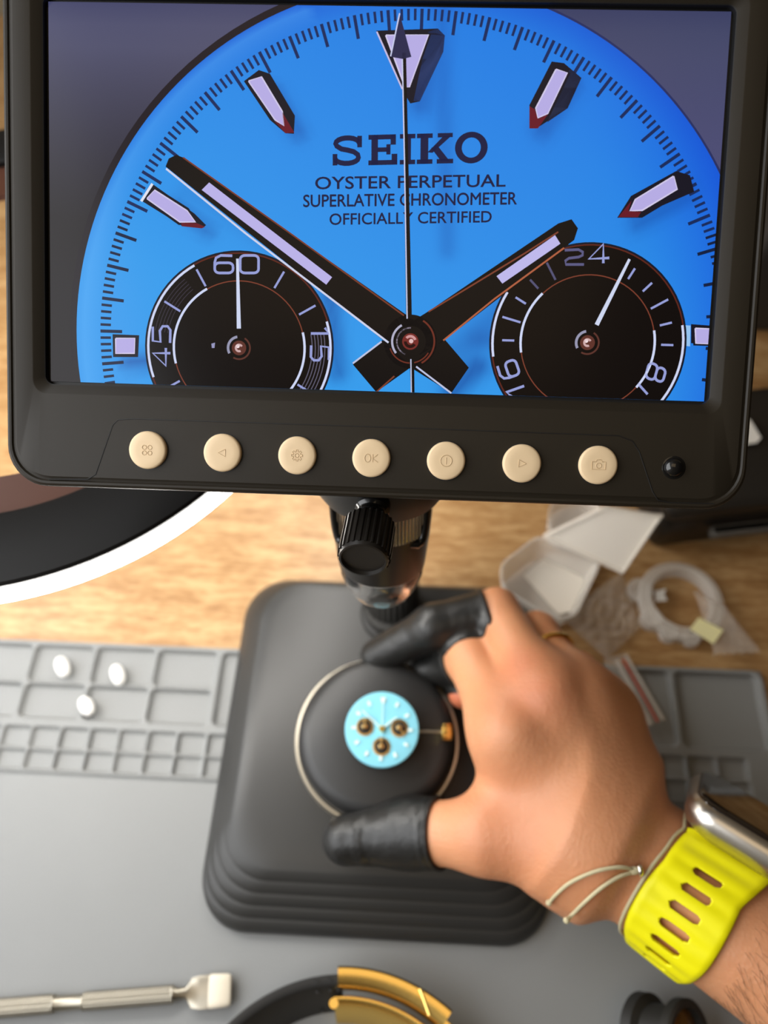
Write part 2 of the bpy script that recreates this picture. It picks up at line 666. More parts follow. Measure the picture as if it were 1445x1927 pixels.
def build_monitor():
    ox0, ox1, oy0, oy1 = -9.6, 164.2, -110.9, 12.0
    D = 2.6
    loops = []
    for ins, r, d in ((6.0, 6, -15.5), (2.0, 8, -14.0), (0.9, 9, -11.0), (0.0, 9.5, -6.0), (0.0, 9.5, 1.6), (0.25, 9.3, 2.3),
                      (0.8, 9, 2.65), (1.3, 8.7, 2.6), (1.65, 8.5, 2.25), (2.1, 8.2, 2.35), (2.5, 8, 2.6)):
        loops.append(panel_loop(ox0 + ins, ox1 - ins, oy0 + ins, oy1 - ins, r, d))
    for ins, r, d in ((-3.2, 3.4, 2.6), (-2.9, 3.2, 2.5), (-0.9, 2.2, 1.3), (-0.7, 2.0, 1.2), (-0.6, 1.9, -0.4)):
        loops.append(panel_loop(ins, SW - ins, -SH + ins, 0 - ins, r, d))
    v, f = loft(loops, True, True)
    n = len(loops[0])
    mi = [0] * len(f)
    for k in range(len(f)):                    # the sunk gap around the glass is plain black
        if n * (len(loops) - 3) <= k:
            mi[k] = 1
    mi[-2] = 0                                 # the back cover
    return mk('monitor', v, f, [M['housing'], M['housing_dark']], scope, mi=mi, sharp=28)


monitor = build_monitor()
# moulded line around the key panel
line = [S(*p, 2.6) for p in ((92, 902), (165, 902), (180, 893), (212, 800), (222, 790), (250, 788), (700, 803), (1165, 820),
                             (1190, 830), (1203, 850), (1228, 925), (1238, 941), (1260, 946), (1345, 948))]
v, f = tube([W(a, b, 2.55) for a, b in line], 0.00016, 6)
mk('panel_seam', v, f, M['housing_dark'], monitor)


def stroke_tubes(mb, segs, c, scale, d, r=0.0001):
    for s in segs:
        v, f = tube([W(c[0] + x * scale, c[1] + y * scale, d) for x, y in s], r, 5)
        mb.add(v, f, 1)


def arc(cx, cy, r, a0, a1, n=14):
    return [(cx + r * math.cos(math.radians(a0 + (a1 - a0) * k / n)), cy + r * math.sin(math.radians(a0 + (a1 - a0) * k / n)))
            for k in range(n + 1)]


ICONS = {
    'menu': [arc(sx * .42, sy * .42, .32, 0, 360) for sx in (-1, 1) for sy in (-1, 1)],
    'left': [[(.5, .55), (-.6, 0), (.5, -.55), (.5, .55)]],
    'gear': [arc(0, 0, .3, 0, 360),
             [(math.cos(t) * q, math.sin(t) * q) for k in range(8) for t, q in
              ((k * math.pi / 4 - .26, .58), (k * math.pi / 4 - .16, .85), (k * math.pi / 4 + .16, .85), (k * math.pi / 4 + .26, .58))]
             + [(math.cos(-.26) * .58, math.sin(-.26) * .58)]],
    'ok': [[(x * .45 - .55, y * .6) for x, y in arc(0, 0, 1, 0, 360, 18)], [(.2, .6), (.2, -.6)], [(.95, .6), (.22, -.05), (1.0, -.6)]],
    'power': [arc(0, 0, .85, 0, 360, 20), [(0, .5), (0, -.5)]],
    'right': [[(-.5, .55), (.6, 0), (-.5, -.55), (-.5, .55)]],
    'camera': [[(-1, .5), (-.45, .5), (-.3, .8), (.3, .8), (.45, .5), (1, .5), (1, -.65), (-1, -.65), (-1, .5)], arc(0, -.08, .38, 0, 360)],
}
for (px, py), (icon, words) in zip(((280, 847), (420, 852), (560, 857), (699, 862), (839, 867), (981, 872), (1124, 875)),
                                   (('menu', 'four square menu mark'), ('left', 'left arrow mark'), ('gear', 'gear mark'), ('ok', 'letters OK'),
                                    ('power', 'power mark'), ('right', 'right arrow mark'), ('camera', 'camera mark'))):
    c = S(px, py, 2.6)
    mb = MB()
    v, f = lathe([(4.75e-3, 0), (4.75e-3, 0.02e-3), (4.45e-3, 0.03e-3)], W(*c, 2.605), AN, 48)
    mb.add(v, f, 2)
    v, f = lathe([(4.45e-3, -0.6e-3), (4.45e-3, 0.75e-3), (4.25e-3, 1.05e-3), (3.9e-3, 1.2e-3), (2.5e-3, 1.24e-3), (0.8e-3, 1.25e-3)], W(*c, 2.6), AN, 48)
    mb.add(v, f, 0)
    stroke_tubes(mb, ICONS[icon], c, 1.55, 3.85)
    o = mb.build('button', [M['button'], M['button_mark'], M['housing_dark']], monitor)
    o['label'] = 'round cream key with raised ' + words
c = S(1268, 880, 2.6)
mb = MB()
v, f = lathe([(2.7e-3, 0.01e-3), (2.6e-3, 0.06e-3), (2.3e-3, 0.06e-3)], W(*c, 2.6), AN, 40)
mb.add(v, f)
v, f = lathe([(2.25e-3 * math.cos(a), 0.06e-3 + 1.5e-3 * math.sin(a)) for a in np.linspace(0, 1.5, 10)], W(*c, 2.6), AN, 40)
mb.add(v, f)
mb.build('infrared_sensor', M['gloss_black'], monitor)['label'] = 'glossy black dome sensor'


# ---- the picture on the screen: coloured faces in thin layers on the panel
class Art:
    def __init__(s):
        s.v, s.f, s.c = [], [], []
        s.layer = 0

    def up(s):
        s.layer += 1

    def poly(s, pts, col):
        """pts in mm on the panel; col an sRGB triple or a function of (u, v)"""
        q = [tuple(p) for p in pts]
        for ax, lim, sg in ((0, 0.0, 1), (0, SW, -1), (1, 0.0, -1), (1, -SH, 1)):
            out = []
            for i in range(len(q)):
                a, b = q[i], q[(i + 1) % len(q)]
                da, db = (a[ax] - lim) * sg, (b[ax] - lim) * sg
                if da >= 0:
                    out.append(a)
                if da * db < 0:
                    t = da / (da - db)
                    out.append((a[0] + (b[0] - a[0]) * t, a[1] + (b[1] - a[1]) * t))
            q = out
            if len(q) < 3:
                return
        b = len(s.v)
        for p in q:
            s.v.append(W(p[0], p[1], 0.02 + 0.012 * s.layer))
            s.c.append((*lin(col(p[0], p[1]) if callable(col) else col), 1))
        s.f.append(list(range(b, b + len(q))))

    def px(s, pts, col):
        s.tri([S(*p) for p in pts], col)

    def tri(s, pts, col):
        from mathutils.geometry import tessellate_polygon
        if len(pts) <= 4 and convex(pts):
            s.poly(pts, col)
            return
        for t in tessellate_polygon([[Vector((p[0], p[1], 0)) for p in pts]]):
            s.poly([pts[i] for i in t], col)

    def line(s, pts, w, col, px=True):
        """polyline of width w (mm)"""
        q = [np.array(S(*p) if px else p) for p in pts]
        L, Rr = [], []
        for i in range(len(q)):
            t = q[min(i + 1, len(q) - 1)] - q[max(i - 1, 0)]
            t = t / (np.linalg.norm(t) + 1e-9)
            n = np.array([-t[1], t[0]]) * w / 2
            L.append(q[i] + n)
            Rr.append(q[i] - n)
        for i in range(len(q) - 1):
            s.poly([L[i], L[i + 1], Rr[i + 1], Rr[i]], col)

    def ring(s, c, r0, r1, col, a0=0.0, a1=360.0, n=72):
        n = max(4, int(n * abs(a1 - a0) / 360))
        for k in range(n):
            t0, t1 = math.radians(a0 + (a1 - a0) * k / n), math.radians(a0 + (a1 - a0) * (k + 1) / n)
            p = lambda r, t: (c[0] + r * math.cos(t), c[1] + r * math.sin(t))
            if r0 <= 0:
                s.poly([c, p(r1, t0), p(r1, t1)], col)
            else:
                s.poly([p(r0, t0), p(r1, t0), p(r1, t1), p(r0, t1)], col)

    def digits(s, body, bl, br, tl, col, w=.6):
        """thin stroked numerals in the same parallelogram"""
        rr_ = lambda x0, x1, y0, y1, r=.22: [(x, y) for x, y in rrect(x0, x1, y0, y1, r, 5)]
        GL = {'0': [rr_(.06, .94, 0, 1)[:] + [rr_(.06, .94, 0, 1)[0]]],
              '6': [[(.9, .98), (.35, 1), (.12, .86), (.06, .6), (.06, .3)], rr_(.06, .94, 0, .58) + [rr_(.06, .94, 0, .58)[0]]],
              '8': [rr_(.06, .94, 0, .52) + [rr_(.06, .94, 0, .52)[0]], rr_(.12, .88, .52, 1) + [rr_(.12, .88, .52, 1)[0]]],
              '4': [[(.72, 0), (.72, 1), (.04, .26), (1, .26)]],
              '5': [[(.92, 1), (.16, 1), (.1, .56), (.7, .6), (.94, .44), (.94, .16), (.74, 0), (.05, .02)]],
              '1': [[(.22, .78), (.56, 1), (.56, 0)]],
              '2': [[(.06, .96), (.74, 1), (.94, .84), (.92, .62), (.72, .5), (.24, .42), (.06, .26), (.06, 0), (.96, 0)]]}
        a, b, c = S(*bl), S(*br), S(*tl)
        n = len(body)
        cw = 1 / (n + .22 * (n - 1))
        for k, ch in enumerate(body):
            for st in GL[ch]:
                s.line([a + (b - a) * (k * 1.22 * cw + x * cw) + (c - a) * y for x, y in st], w, col, px=False)

    def text(s, body, bl, br, tl, col, off=.012, bold=0.0):
        """lettering fitted to the parallelogram given by three pixel corners"""
        cu = bpy.data.curves.new('lettering', 'FONT')
        cu.body = body
        cu.resolution_u = 4
        cu.offset = off
        ob = bpy.data.objects.new('lettering', cu)
        COL.objects.link(ob)
        dg = bpy.context.evaluated_depsgraph_get()
        me = bpy.data.meshes.new_from_object(ob.evaluated_get(dg))
        co = np.array([v.co[:2] for v in me.vertices])
        lo, hi = co.min(0), co.max(0)
        uvs = (co - lo) / (hi - lo)
        a, b, c = S(*bl), S(*br), S(*tl)
        pts = a + uvs[:, :1] * (b - a) + uvs[:, 1:] * (c - a)
        for sh in ((0, 0),) if not bold else ((-bold, 0), (bold, 0), (0, bold), (0, -bold)):
            for p in me.polygons:
                s.poly([pts[i] + np.array(sh) for i in p.vertices], col)
            s.layer += .25
        bpy.data.objects.remove(ob)
        bpy.data.curves.remove(cu)
        bpy.data.meshes.remove(me)


def convex(pts):
    sg = 0
    for i in range(len(pts)):
        a, b, c = pts[i], pts[(i + 1) % len(pts)], pts[(i + 2) % len(pts)]
        k = (b[0] - a[0]) * (c[1] - b[1]) - (b[1] - a[1]) * (c[0] - b[0])
        if abs(k) > 1e-9:
            if sg * k < 0:
                return False
            sg = k
    return True


def mixc(a, b, t):
    t = min(1, max(0, t))
    return tuple(x + (y - x) * t for x, y in zip(a, b))


def seg_d(u, v, a, b):
    ab = b - a
    t = max(0, min(1, ((u - a[0]) * ab[0] + (v - a[1]) * ab[1]) / (ab.dot(ab) + 1e-9)))
    return math.hypot(u - a[0] - ab[0] * t, v - a[1] - ab[1] * t)


DC, DR = np.array([85.3, -73.8]), 79.0
HC = S(772, 643)
DIAL_SHADE = [(S(*a), S(*b), w, k) for a, b, w, k in (  # marker and hand shadows plus a dark reflection, blended into the dial colour
    ((515, 175), (560, 250), 2.2, .30), ((330, 385), (392, 436), 2.0, .25), ((800, 90), (790, 195), 2.6, .30),
    ((1075, 160), (1020, 242), 2.6, .30), ((1290, 365), (1200, 418), 2.4, .30), ((860, 660), (1050, 500), 4.0, .22),
    ((830, 0), (842, 470), 2.2, .17), ((650, 560), (360, 350), 2.6, .10), ((620, 560), (636, 700), 2.4, .35), ((240, 680), (275, 680), 2.0, .4),
    ((850, 735), (900, 690), 2.6, .45), ((900, 640), (925, 640), 2.4, .2))]


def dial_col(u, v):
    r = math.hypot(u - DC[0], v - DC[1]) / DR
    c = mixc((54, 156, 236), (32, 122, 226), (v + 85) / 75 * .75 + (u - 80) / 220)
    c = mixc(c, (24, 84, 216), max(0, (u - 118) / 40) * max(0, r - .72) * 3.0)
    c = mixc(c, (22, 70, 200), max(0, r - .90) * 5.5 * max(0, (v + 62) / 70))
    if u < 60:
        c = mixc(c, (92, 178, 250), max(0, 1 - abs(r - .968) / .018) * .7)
    for a, b, w, k in DIAL_SHADE:
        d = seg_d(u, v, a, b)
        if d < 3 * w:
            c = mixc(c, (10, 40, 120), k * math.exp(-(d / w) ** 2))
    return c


def back_col(u, v):  # grey reflection haze in the upper corners is mixed into these colours
    c = mixc((84, 84, 112), (38, 34, 36), (-v - 8 + max(0, 8 - u) * .2) / 42)
    if u > 90:
        c = mixc((70, 74, 104), (78, 78, 116), -v / 30)
    return mixc(c, (44, 48, 92), max(0, 1 + v / 6.0) * .35)


def build_screen():
    A = Art()
    nx, ny = 32, 18
    for i in range(nx):
        for j in range(ny):
            x0, x1, y0, y1 = SW * i / nx, SW * (i + 1) / nx, -SH * j / ny, -SH * (j + 1) / ny
            A.poly([(x0, y0), (x1, y0), (x1, y1), (x0, y1)], back_col)
    A.up()
    dark, warm = (26, 20, 20), (96, 40, 28)
    A.ring(DC, DR - .5, DR + 1.6, (36, 30, 36), 95, 185, 120)
    A.ring(DC, DR - .5, DR + 0.5, (44, 50, 96), 0, 95, 120)
    A.up()
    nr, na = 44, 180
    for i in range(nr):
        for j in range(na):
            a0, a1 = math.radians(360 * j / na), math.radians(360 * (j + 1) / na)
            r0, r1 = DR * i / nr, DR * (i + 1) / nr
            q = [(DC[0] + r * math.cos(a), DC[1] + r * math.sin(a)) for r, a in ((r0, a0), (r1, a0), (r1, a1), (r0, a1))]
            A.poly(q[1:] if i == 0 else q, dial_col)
    A.up()
    # minute track
    for k in range(-8, 171):
        a = math.radians(90 + 102 - k * 1.2)
        big = (k - 10) % 5 == 0
        t = HC[0] + .0, HC[1] + .4
        r1, r0 = 73.4, (68.2 if big else 70.9)
        col = (26, 44, 92) if math.sin(a) > .35 else (22, 34, 66)
        A.line([(t[0] + r0 * math.cos(a), t[1] + r0 * math.sin(a)), (t[0] + r1 * math.cos(a), t[1] + r1 * math.sin(a))],
                 .74 if big else .6, col, px=False)
    A.up()
    # applied markers: dark body, then the pale fill
    ink, face = (26, 24, 36), (182, 172, 228)
    side = (42, 58, 104)
    MARK = [
        ([(459, 153), (487, 132), (508, 139), (555, 218), (553, 252), (537, 251), (508, 226)],
         [(468, 153), (492, 145), (531, 210), (534, 237), (518, 226)], [(531, 211), (554, 250), (537, 251), (516, 228), (533, 237)]),
        ([(268, 379), (288, 347), (366, 402), (388, 424), (381, 429), (342, 425)],
         [(277, 374), (291, 358), (352, 397), (368, 418), (339, 418)], [(341, 419), (370, 420), (386, 427), (380, 430), (342, 426)]),
        ([(708, 58), (824, 54), (837, 67), (834, 98), (790, 191), (772, 195), (757, 170)],
         [(726, 67), (806, 66), (770, 164), (762, 164)], None),
        ([(1038, 116), (1061, 119), (1094, 147), (1068, 204), (1009, 242), (996, 242), (996, 198)],
         [(1046, 131), (1067, 137), (1030, 214), (1012, 222), (1008, 204)], [(996, 200), (1006, 206), (1012, 224), (1031, 215), (1012, 242), (996, 242)]),
        ([(1187, 369), (1272, 322), (1298, 330), (1306, 361), (1246, 387), (1208, 410), (1161, 410)],
         [(1267, 332), (1274, 356), (1208, 396), (1185, 397), (1195, 376)], [(1188, 378), (1182, 397), (1206, 399), (1200, 409), (1163, 409)]),
        ([(212, 629), (262, 631), (260, 672), (213, 672)], [(218, 637), (254, 637), (253, 665), (218, 665)], None),
        ([(1300, 610), (1339, 613), (1337, 649), (1300, 646)], [(1308, 618), (1336, 619), (1334, 647), (1309, 646)], None)]
    for body, fill, tip in MARK:
        A.px(body, ink)
    A.px([(806, 60), (824, 54), (837, 67), (834, 98), (790, 191), (778, 190)], side)
    A.px([(1072, 130), (1094, 147), (1068, 204), (1030, 230), (1036, 214)], (38, 44, 70))
    A.up()
    for body, fill, tip in MARK:
        q = [S(*p) for p in fill]
        A.line([q[i % len(q)] for i in range(len(q) + 1)], 1.5, ink, px=False)
    A.up()
    for body, fill, tip in MARK:
        A.px(fill, face)
        q = [S(*p) for p in fill]
        A.line([q[i % len(q)] for i in range(len(q) + 1)], .35, (214, 206, 236), px=False)
    for body, fill, tip in MARK:
        if tip:
            A.px(tip, (104, 26, 40))
    A.line([(266, 379), (287, 346)], .6, (224, 226, 240))
    A.line([(709, 60), (757, 168)], .35, (200, 190, 226))
    A.px([(1287, 612), (1299, 613), (1298, 652), (1289, 651)], (150, 196, 240))
    A.up()
    # lettering on the dial
    txt = (28, 30, 66)
    q00, q10, q01 = S(626, 313), S(917, 306), S(626, 256)

    def lp(x, y):
        return q00 + (q10 - q00) * x + (q01 - q00) * y

    def glyph(x0, x1, polys):
        for p in polys:
            A.tri([lp(x0 + (x1 - x0) * a, b) for a, b in p], txt)

    def band(x0, x1, pts, w):
        A.line([lp(x0 + (x1 - x0) * a, b) for a, b in pts], w, txt, px=False)
    box = lambda a, b, c, d: [(a, c), (b, c), (b, d), (a, d)]
    # S
    sp = [(.93, .70)] + [(.5 + .40 * math.cos(math.radians(t)), .74 + .18 * math.sin(math.radians(t))) for t in range(20, 181, 20)] \
        + [(.14, .66), (.3, .56), (.5, .52), (.72, .46), (.86, .36)] \
        + [(.48 + .40 * math.cos(math.radians(t)), .26 - .18 * math.sin(math.radians(t))) for t in range(0, 181, 20)]
    band(0, .19, sp, 1.15)
    glyph(0, .19, [box(.84, 1, .60, .98), box(0, .16, .02, .40)])
    glyph(.232, .425, [box(.1, .32, 0, 1), box(0, .9, .84, 1), box(0, .95, 0, .16), box(.3, .72, .43, .58), box(.74, .92, .66, 1),
                       box(.78, .97, 0, .36), box(.60, .74, .34, .68)])
    glyph(.435, .535, [box(.3, .72, 0, 1), box(0, 1, .85, 1), box(0, 1, 0, .15)])
    glyph(.545, .775, [box(.1, .32, 0, 1), box(0, .44, .85, 1), box(0, .44, 0, .15), [(.3, .38), (.74, .9), (.96, .9), (.44, .36)],
                       [(.40, .52), (.56, .62), (.92, .08), (.68, .08)], box(.58, 1, .86, 1), box(.56, 1.02, 0, .15)])
    ol, il = [], []
    for t in range(0, 361, 10):
        ol.append((.5 + .5 * math.cos(math.radians(t)), .5 + .52 * math.sin(math.radians(t))))
        il.append((.5 + .29 * math.cos(math.radians(t)), .5 + .33 * math.sin(math.radians(t))))
    for k in range(36):
        glyph(.79, 1.0, [[ol[k], ol[k + 1], il[k + 1], il[k]]])
    A.text('OYSTER PERPETUAL', (593, 357), (951, 352), (593, 333), txt)
    A.text('SUPERLATIVE CHRONOMETER', (571, 390), (972, 385), (571, 367), txt, .0, .06)
    A.text('OFFICIALLY CERTIFIED', (620, 424), (925, 419), (620, 402), txt)
    A.up()
    # sub-dials
    lil = (150, 158, 214)
    subs = []
    for cpx, outer, inner in (((450, 655), 22.4, 15.5), ((1105, 645), 22.7, 15.4)):
        c = S(*cpx)
        subs.append(c)
        A.ring(c, 0, outer, (18, 13, 12))
    A.up()
    for c, (outer, inner) in zip(subs, ((22.4, 15.5), (22.7, 15.4))):
        A.ring(c, outer - .75, outer - .45, warm)
        A.ring(c, inner - .15, inner + .1, (124, 62, 46))
        A.ring(c, outer - .45, outer - .05, (22, 26, 40))
    for k in range(5):
        A.ring(subs[0], 17.2 + k * .75, 17.42 + k * .75, (96, 92, 112), -45, 12)
        A.ring(subs[0], 17.2 + k * .75, 17.36 + k * .75, (58, 52, 64), 130, 170)
    A.up()
    wht = (206, 214, 244)
    for c, outer, inner, segs in ((subs[0], 22.4, 15.5, ((120, 200, 1), (-50, 18, 1), (150, 195, 0), (-42, 15, 0), (120, 150, 0))),
                                  (subs[1], 22.7, 15.4, ((150, 190, 1), (-55, 12, 1), (135, 190, 0), (-40, 12, 0)))):
        for a0, a1, o in segs:
            r = outer - .8 if o else inner
            A.ring(c, r - .25, r + .3, wht, a0, a1, 90)
    for k, (c, n) in enumerate(((subs[0], 12), (subs[1], 24))):
        for j in range(n):
            a = math.degrees(2 * math.pi * j / n)
            skip = (0, 90, 180, 270) if k == 0 else (90, 75, 105, 210, 330, 225, 345, 195, 315)
            if round(a) in skip:
                continue
            t = math.radians(a)
            r0, r1 = (16.2, 20.6) if (k == 0 or round(a) % 45 == 30) else (16.9, 19.7)
            dim = (84, 82, 116) if (k == 1 and 110 < a < 150) else lil
            A.line([(c[0] + r0 * math.cos(t), c[1] + r0 * math.sin(t)), (c[0] + r1 * math.cos(t), c[1] + r1 * math.sin(t))], .5, dim, px=False)
    A.digits('60', (402, 514), (489, 514), (402, 481), lil)
    A.digits('45', (321, 690), (321, 612), (288, 690), lil)
    A.digits('15', (585, 610), (585, 680), (619, 610), lil)
    A.digits('2', (1062, 498), (1100, 498), (1060, 470), (92, 90, 130))
    A.digits('4', (1106, 497), (1146, 495), (1106, 461), lil)
    A.digits('16', (992, 744), (968, 674), (958, 756), lil)
    A.digits('8', (1222, 680), (1213, 712), (1254, 692), lil)
    A.line([(1200, 722), (1218, 742)], .55, lil)
    A.up()
    # small hands and hubs
    for c, tip in ((subs[0], (447, 487)), (subs[1], (1184, 488))):
        e = S(*tip)
        dv = (e - c) / np.linalg.norm(e - c)
        nv = np.array([-dv[1], dv[0]])
        A.poly([c + dv * 4.5 - nv * .55, c + dv * 4.5 + nv * .45, e + nv * .3, e - nv * .3], (206, 214, 240))
        A.ring(c, 2.3, 2.9, (150, 150, 176), 100, 210)
        A.ring(c, 2.4, 2.8, (92, 52, 44), -120, 60)
        A.ring(c, 0, 1.7, (96, 52, 44))
        A.up()
        A.ring(c, .5, 1.0, (206, 170, 170), 30, 300)
        A.ring(c + np.array([-.3, .4]), 0, .45, (240, 220, 222))
    A.poly([S(398, 647), S(405, 645), S(404, 655), S(399, 655)], (150, 150, 190))
    A.up()
    # main hands
    ink2 = (20, 16, 16)
    A.px([(312, 314), (318, 299), (332, 292), (345, 297), (806, 622), (748, 662)], ink2)
    A.px([(1050, 421), (1075, 413), (1087, 430), (1080, 452), (834, 642), (790, 668), (752, 620), (806, 586)], ink2)
    A.px([(664, 686), (720, 640), (775, 690), (708, 738)], ink2)
    A.px([(770, 690), (836, 638), (882, 692), (849, 740)], ink2)
    A.ring(HC, 0, 6.2, ink2)
    A.up()
    A.line([(313, 318), (463, 440), (731, 645)], .45, (206, 210, 234))
    A.line([(345, 297), (547, 440), (760, 594)], .35, (120, 60, 44))
    A.line([(806, 587), (989, 476), (1050, 437)], .35, (128, 66, 48))
    A.line([(834, 641), (930, 563), (1061, 467)], .4, (176, 96, 66))
    A.line([(664, 684), (718, 643)], .4, (190, 196, 226))
    A.line([(783, 690), (849, 740)], .4, (190, 196, 226))
    A.line([(708, 738), (742, 708)], .35, (128, 66, 48))
    A.px([(380, 358), (394, 344), (625, 522), (614, 536)], (186, 178, 232))
    A.px([(934, 520), (945, 534), (1054, 459), (1044, 443)], (190, 184, 236))
    A.ring(HC, 4.0, 4.5, (178, 176, 200), 120, 220)
    A.ring(HC, 5.4, 5.8, (110, 48, 36), -60, 60)
    A.ring(HC, 4.8, 5.1, (110, 48, 36), 200, 330)
    A.up()
    A.px([(757, 100), (764, 100), (775, 600), (764, 600)], ink2)
    A.px([(770, 660), (779, 660), (780, 742), (773, 742)], ink2)
    A.px([(752, 26), (774, 108), (758, 112), (735, 108)], (44, 44, 78))
    A.up()
    A.line([(757, 112), (761, 300), (766, 600)], .28, (200, 204, 236))
    A.line([(752, 26), (735, 107)], .3, (200, 204, 236))
    A.line([(773, 676), (774, 742)], .28, (190, 196, 226))
    A.ring(HC, 0, 3.6, ink2)
    A.ring(HC, 3.0, 3.3, (150, 140, 160), 90, 250)
    A.up()
    A.ring(HC, 0, 1.9, (118, 44, 40))
    A.up()
    A.ring(HC, .9, 1.5, (206, 150, 150), 20, 140)
    A.ring(HC, .8, 1.5, (40, 14, 14), 180, 330)
    A.ring(HC + np.array([.2, .1]), 0, .5, (226, 190, 190))
    o = mk('screen', A.v, A.f, M['screen'], monitor, smooth=False)
    at = o.data.color_attributes.new('Col', 'FLOAT_COLOR', 'POINT')
    at.data.foreach_set('color', np.array(A.c, dtype=np.float32).ravel())
    o['label'] = 'lit screen showing an enlarged blue watch dial with dark hands'


build_screen()

# ---- tube, clamp, knob and leaning pole: the tube points at the cushion's middle
PHI = math.radians(26)
DPT = np.array([-0.0068, 0.0664, 0.040])
TAX = np.array([0.0, math.sin(PHI), math.cos(PHI)])
TAX[0] = 0.0
# lean sideways until the axis runs through the tube's top as seen
for _ in range(30):
    q = DPT + TAX * .115
    TAX[0] += (714 - proj(q)[0]) * q[2] / F_PX * .5
    TAX /= np.linalg.norm(TAX)
UX, UY, _ = frame(TAX)


def low_edge(t, r):
    c = DPT + TAX * t
    return max(proj(c + (UX * math.cos(a) + UY * math.sin(a)) * r)[1] for a in np.linspace(0, 2 * math.pi, 48))


def t_for(py, r):
    """distance up the axis where a circle's lower edge is seen at image row py"""
    lo, hi = .0, .25
    for _ in range(40):
        m = (lo + hi) / 2
        lo, hi = (lo, m) if low_edge(m, r) < py else (m, hi)
    return lo


TR, TRB, LRB = .0152, .0136, .0098
t_blk, t_lens, t_cl = t_for(1107, TRB), t_for(1147, LRB), t_for(985, TR + .0022)
t_top = t_cl + .030
v, f = lathe([(TRB * .94, t_blk - .0001), (TRB * .985, t_blk), (TRB, t_blk + .001), (TRB + (TR - TRB) * .7, t_blk + .012), (TR, t_blk + .020), (TR, t_top)], DPT, TAX, 72)
tube_o = mk('microscope_tube', v, f, M['satin_black'], scope)
# rounded window on the tube's front with a ribbed focus wheel showing in it
FRONT = np.array([0, -1.0, 0]) - TAX * TAX.dot(np.array([0, -1.0, 0]))
FRONT /= np.linalg.norm(FRONT)
SIDE = np.cross(TAX, FRONT)
if SIDE[0] < 0:
    SIDE = -SIDE


def on_tube(deg, t, r):
    a = math.radians(deg)
    return DPT + TAX * t + (FRONT * math.cos(a) + SIDE * math.sin(a)) * r


t_win = t_for(1040, TR)
mb = MB()
for k in range(28):
    v, f = tube([on_tube(-54 + 4 * k, t_win + .002, TR - .0001), on_tube(-54 + 4 * k, t_win + .034, TR - .0001)], .00052, 6)
    mb.add(v, f)
mb.build('focus_wheel', M['chrome'], tube_o)['label'] = 'ribbed chrome focus wheel'
ov = [on_tube(x, t_win + .018 + y * 1e-3, TR + .0003) for x, y in rrect(-60, 60, -18, 18, 13, 8)]
v, f = tube(ov + [ov[0], ov[1]], .0014, 10)
mk('window_rim', v, f, M['gloss_black'], tube_o)
# clear lens shroud
w_ = .0010
prof = [(TRB * .97, t_blk), (TRB * .96, t_blk - .003), (TRB * .86, t_lens + .0045), (LRB, t_lens + .0010), (LRB * .94, t_lens), (LRB * .84, t_lens),
        (LRB * .90, t_lens + .0018), (TRB * .86 - w_, t_lens + .0055), (TRB * .97 - w_, t_blk)]
v, f = lathe(prof, DPT, TAX, 72, cap0=False, cap1=False)
mk('lens_shroud', v, f, M['clear'], scope)['label'] = 'clear acrylic ring around the lens'
mb = MB()
v, f = lathe([(TRB * .34, t_blk + .0005), (TRB * .34, t_lens + .0075), (TRB * .26, t_lens + .006)], DPT, TAX, 40)
mb.add(v, f, 0)
v, f = lathe([(TRB * .93, t_blk + .0008), (TRB * .93, t_blk - .0006), (TRB * .4, t_blk - .0008)], DPT, TAX, 48)
mb.add(v, f, 1)
for k in range(8):
    v, f = lathe([(.0013, t_blk - .0020), (.0013, t_blk - .0004)], on_tube(45 * k + 20, 0, TRB * .66), TAX, 12)
    mb.add(v, f, 1)
mb.build('lens', [M['chrome'], M['white_plastic']], scope)
# clamp bowl under the screen
v, f = lathe([(TR + .0002, t_cl + .0012), (TR + .0012, t_cl + .0002), (TR + .0024, t_cl + .0002), (TR + .0040, t_cl + .0028), (TR + .0056, t_cl + .0070), (TR + .0060, t_cl + .011),
              (TR + .0060, t_cl + .018), (TR + .004, t_cl + .020)], DPT, TAX, 72)
clamp = mk('clamp_ring', v, f, M['matte_black'], scope)
# knob on its screw, pointing out to the bench front
K0 = on_tube(-3, t_cl + .0085, TR + .0050)
kd = np.array([-.07, -math.cos(math.radians(14)), math.sin(math.radians(14))])
kd /= np.linalg.norm(kd)
kl = .006
while proj(K0 + kd * kl)[1] < 1052 and kl < .05:
    kl += .0002
KZ = float((R.T @ (K0 + kd * kl - CAM))[2])
KR = 50 * KZ / F_PX
v, f = lathe([(.0046, -.002), (.0046, .0026), (.0039, .0034), (.0039, .0045), (.0042, .005), (.0042, kl - .012), (.0035, kl - .011)], K0, kd, 40)
mk('screw_stem', v, f, M['gloss_black'], scope)
rf = lambda t, h: 1 + .03 * (1 if math.sin(26 * t) > 0.1 else -1)
mb = MB()
v, f = lathe([(KR * .80, kl - .0125), (KR * .97, kl - .0118), (KR, kl - .0110), (KR, kl - .0016), (KR * .985, kl - .0006)], K0, kd, 208, True, False, rfun=rf)
mb.add(v, f)
v, f = lathe([(KR * .97, kl - .0008), (KR * .93, kl + .0003), (KR * .86, kl + .0004), (KR * .82, kl - .0006), (KR * .02, kl - .0007)], K0, kd, 96)
mb.add(v, f)
mb.build('clamp_knob', M['satin_black'], scope, sharp=35)
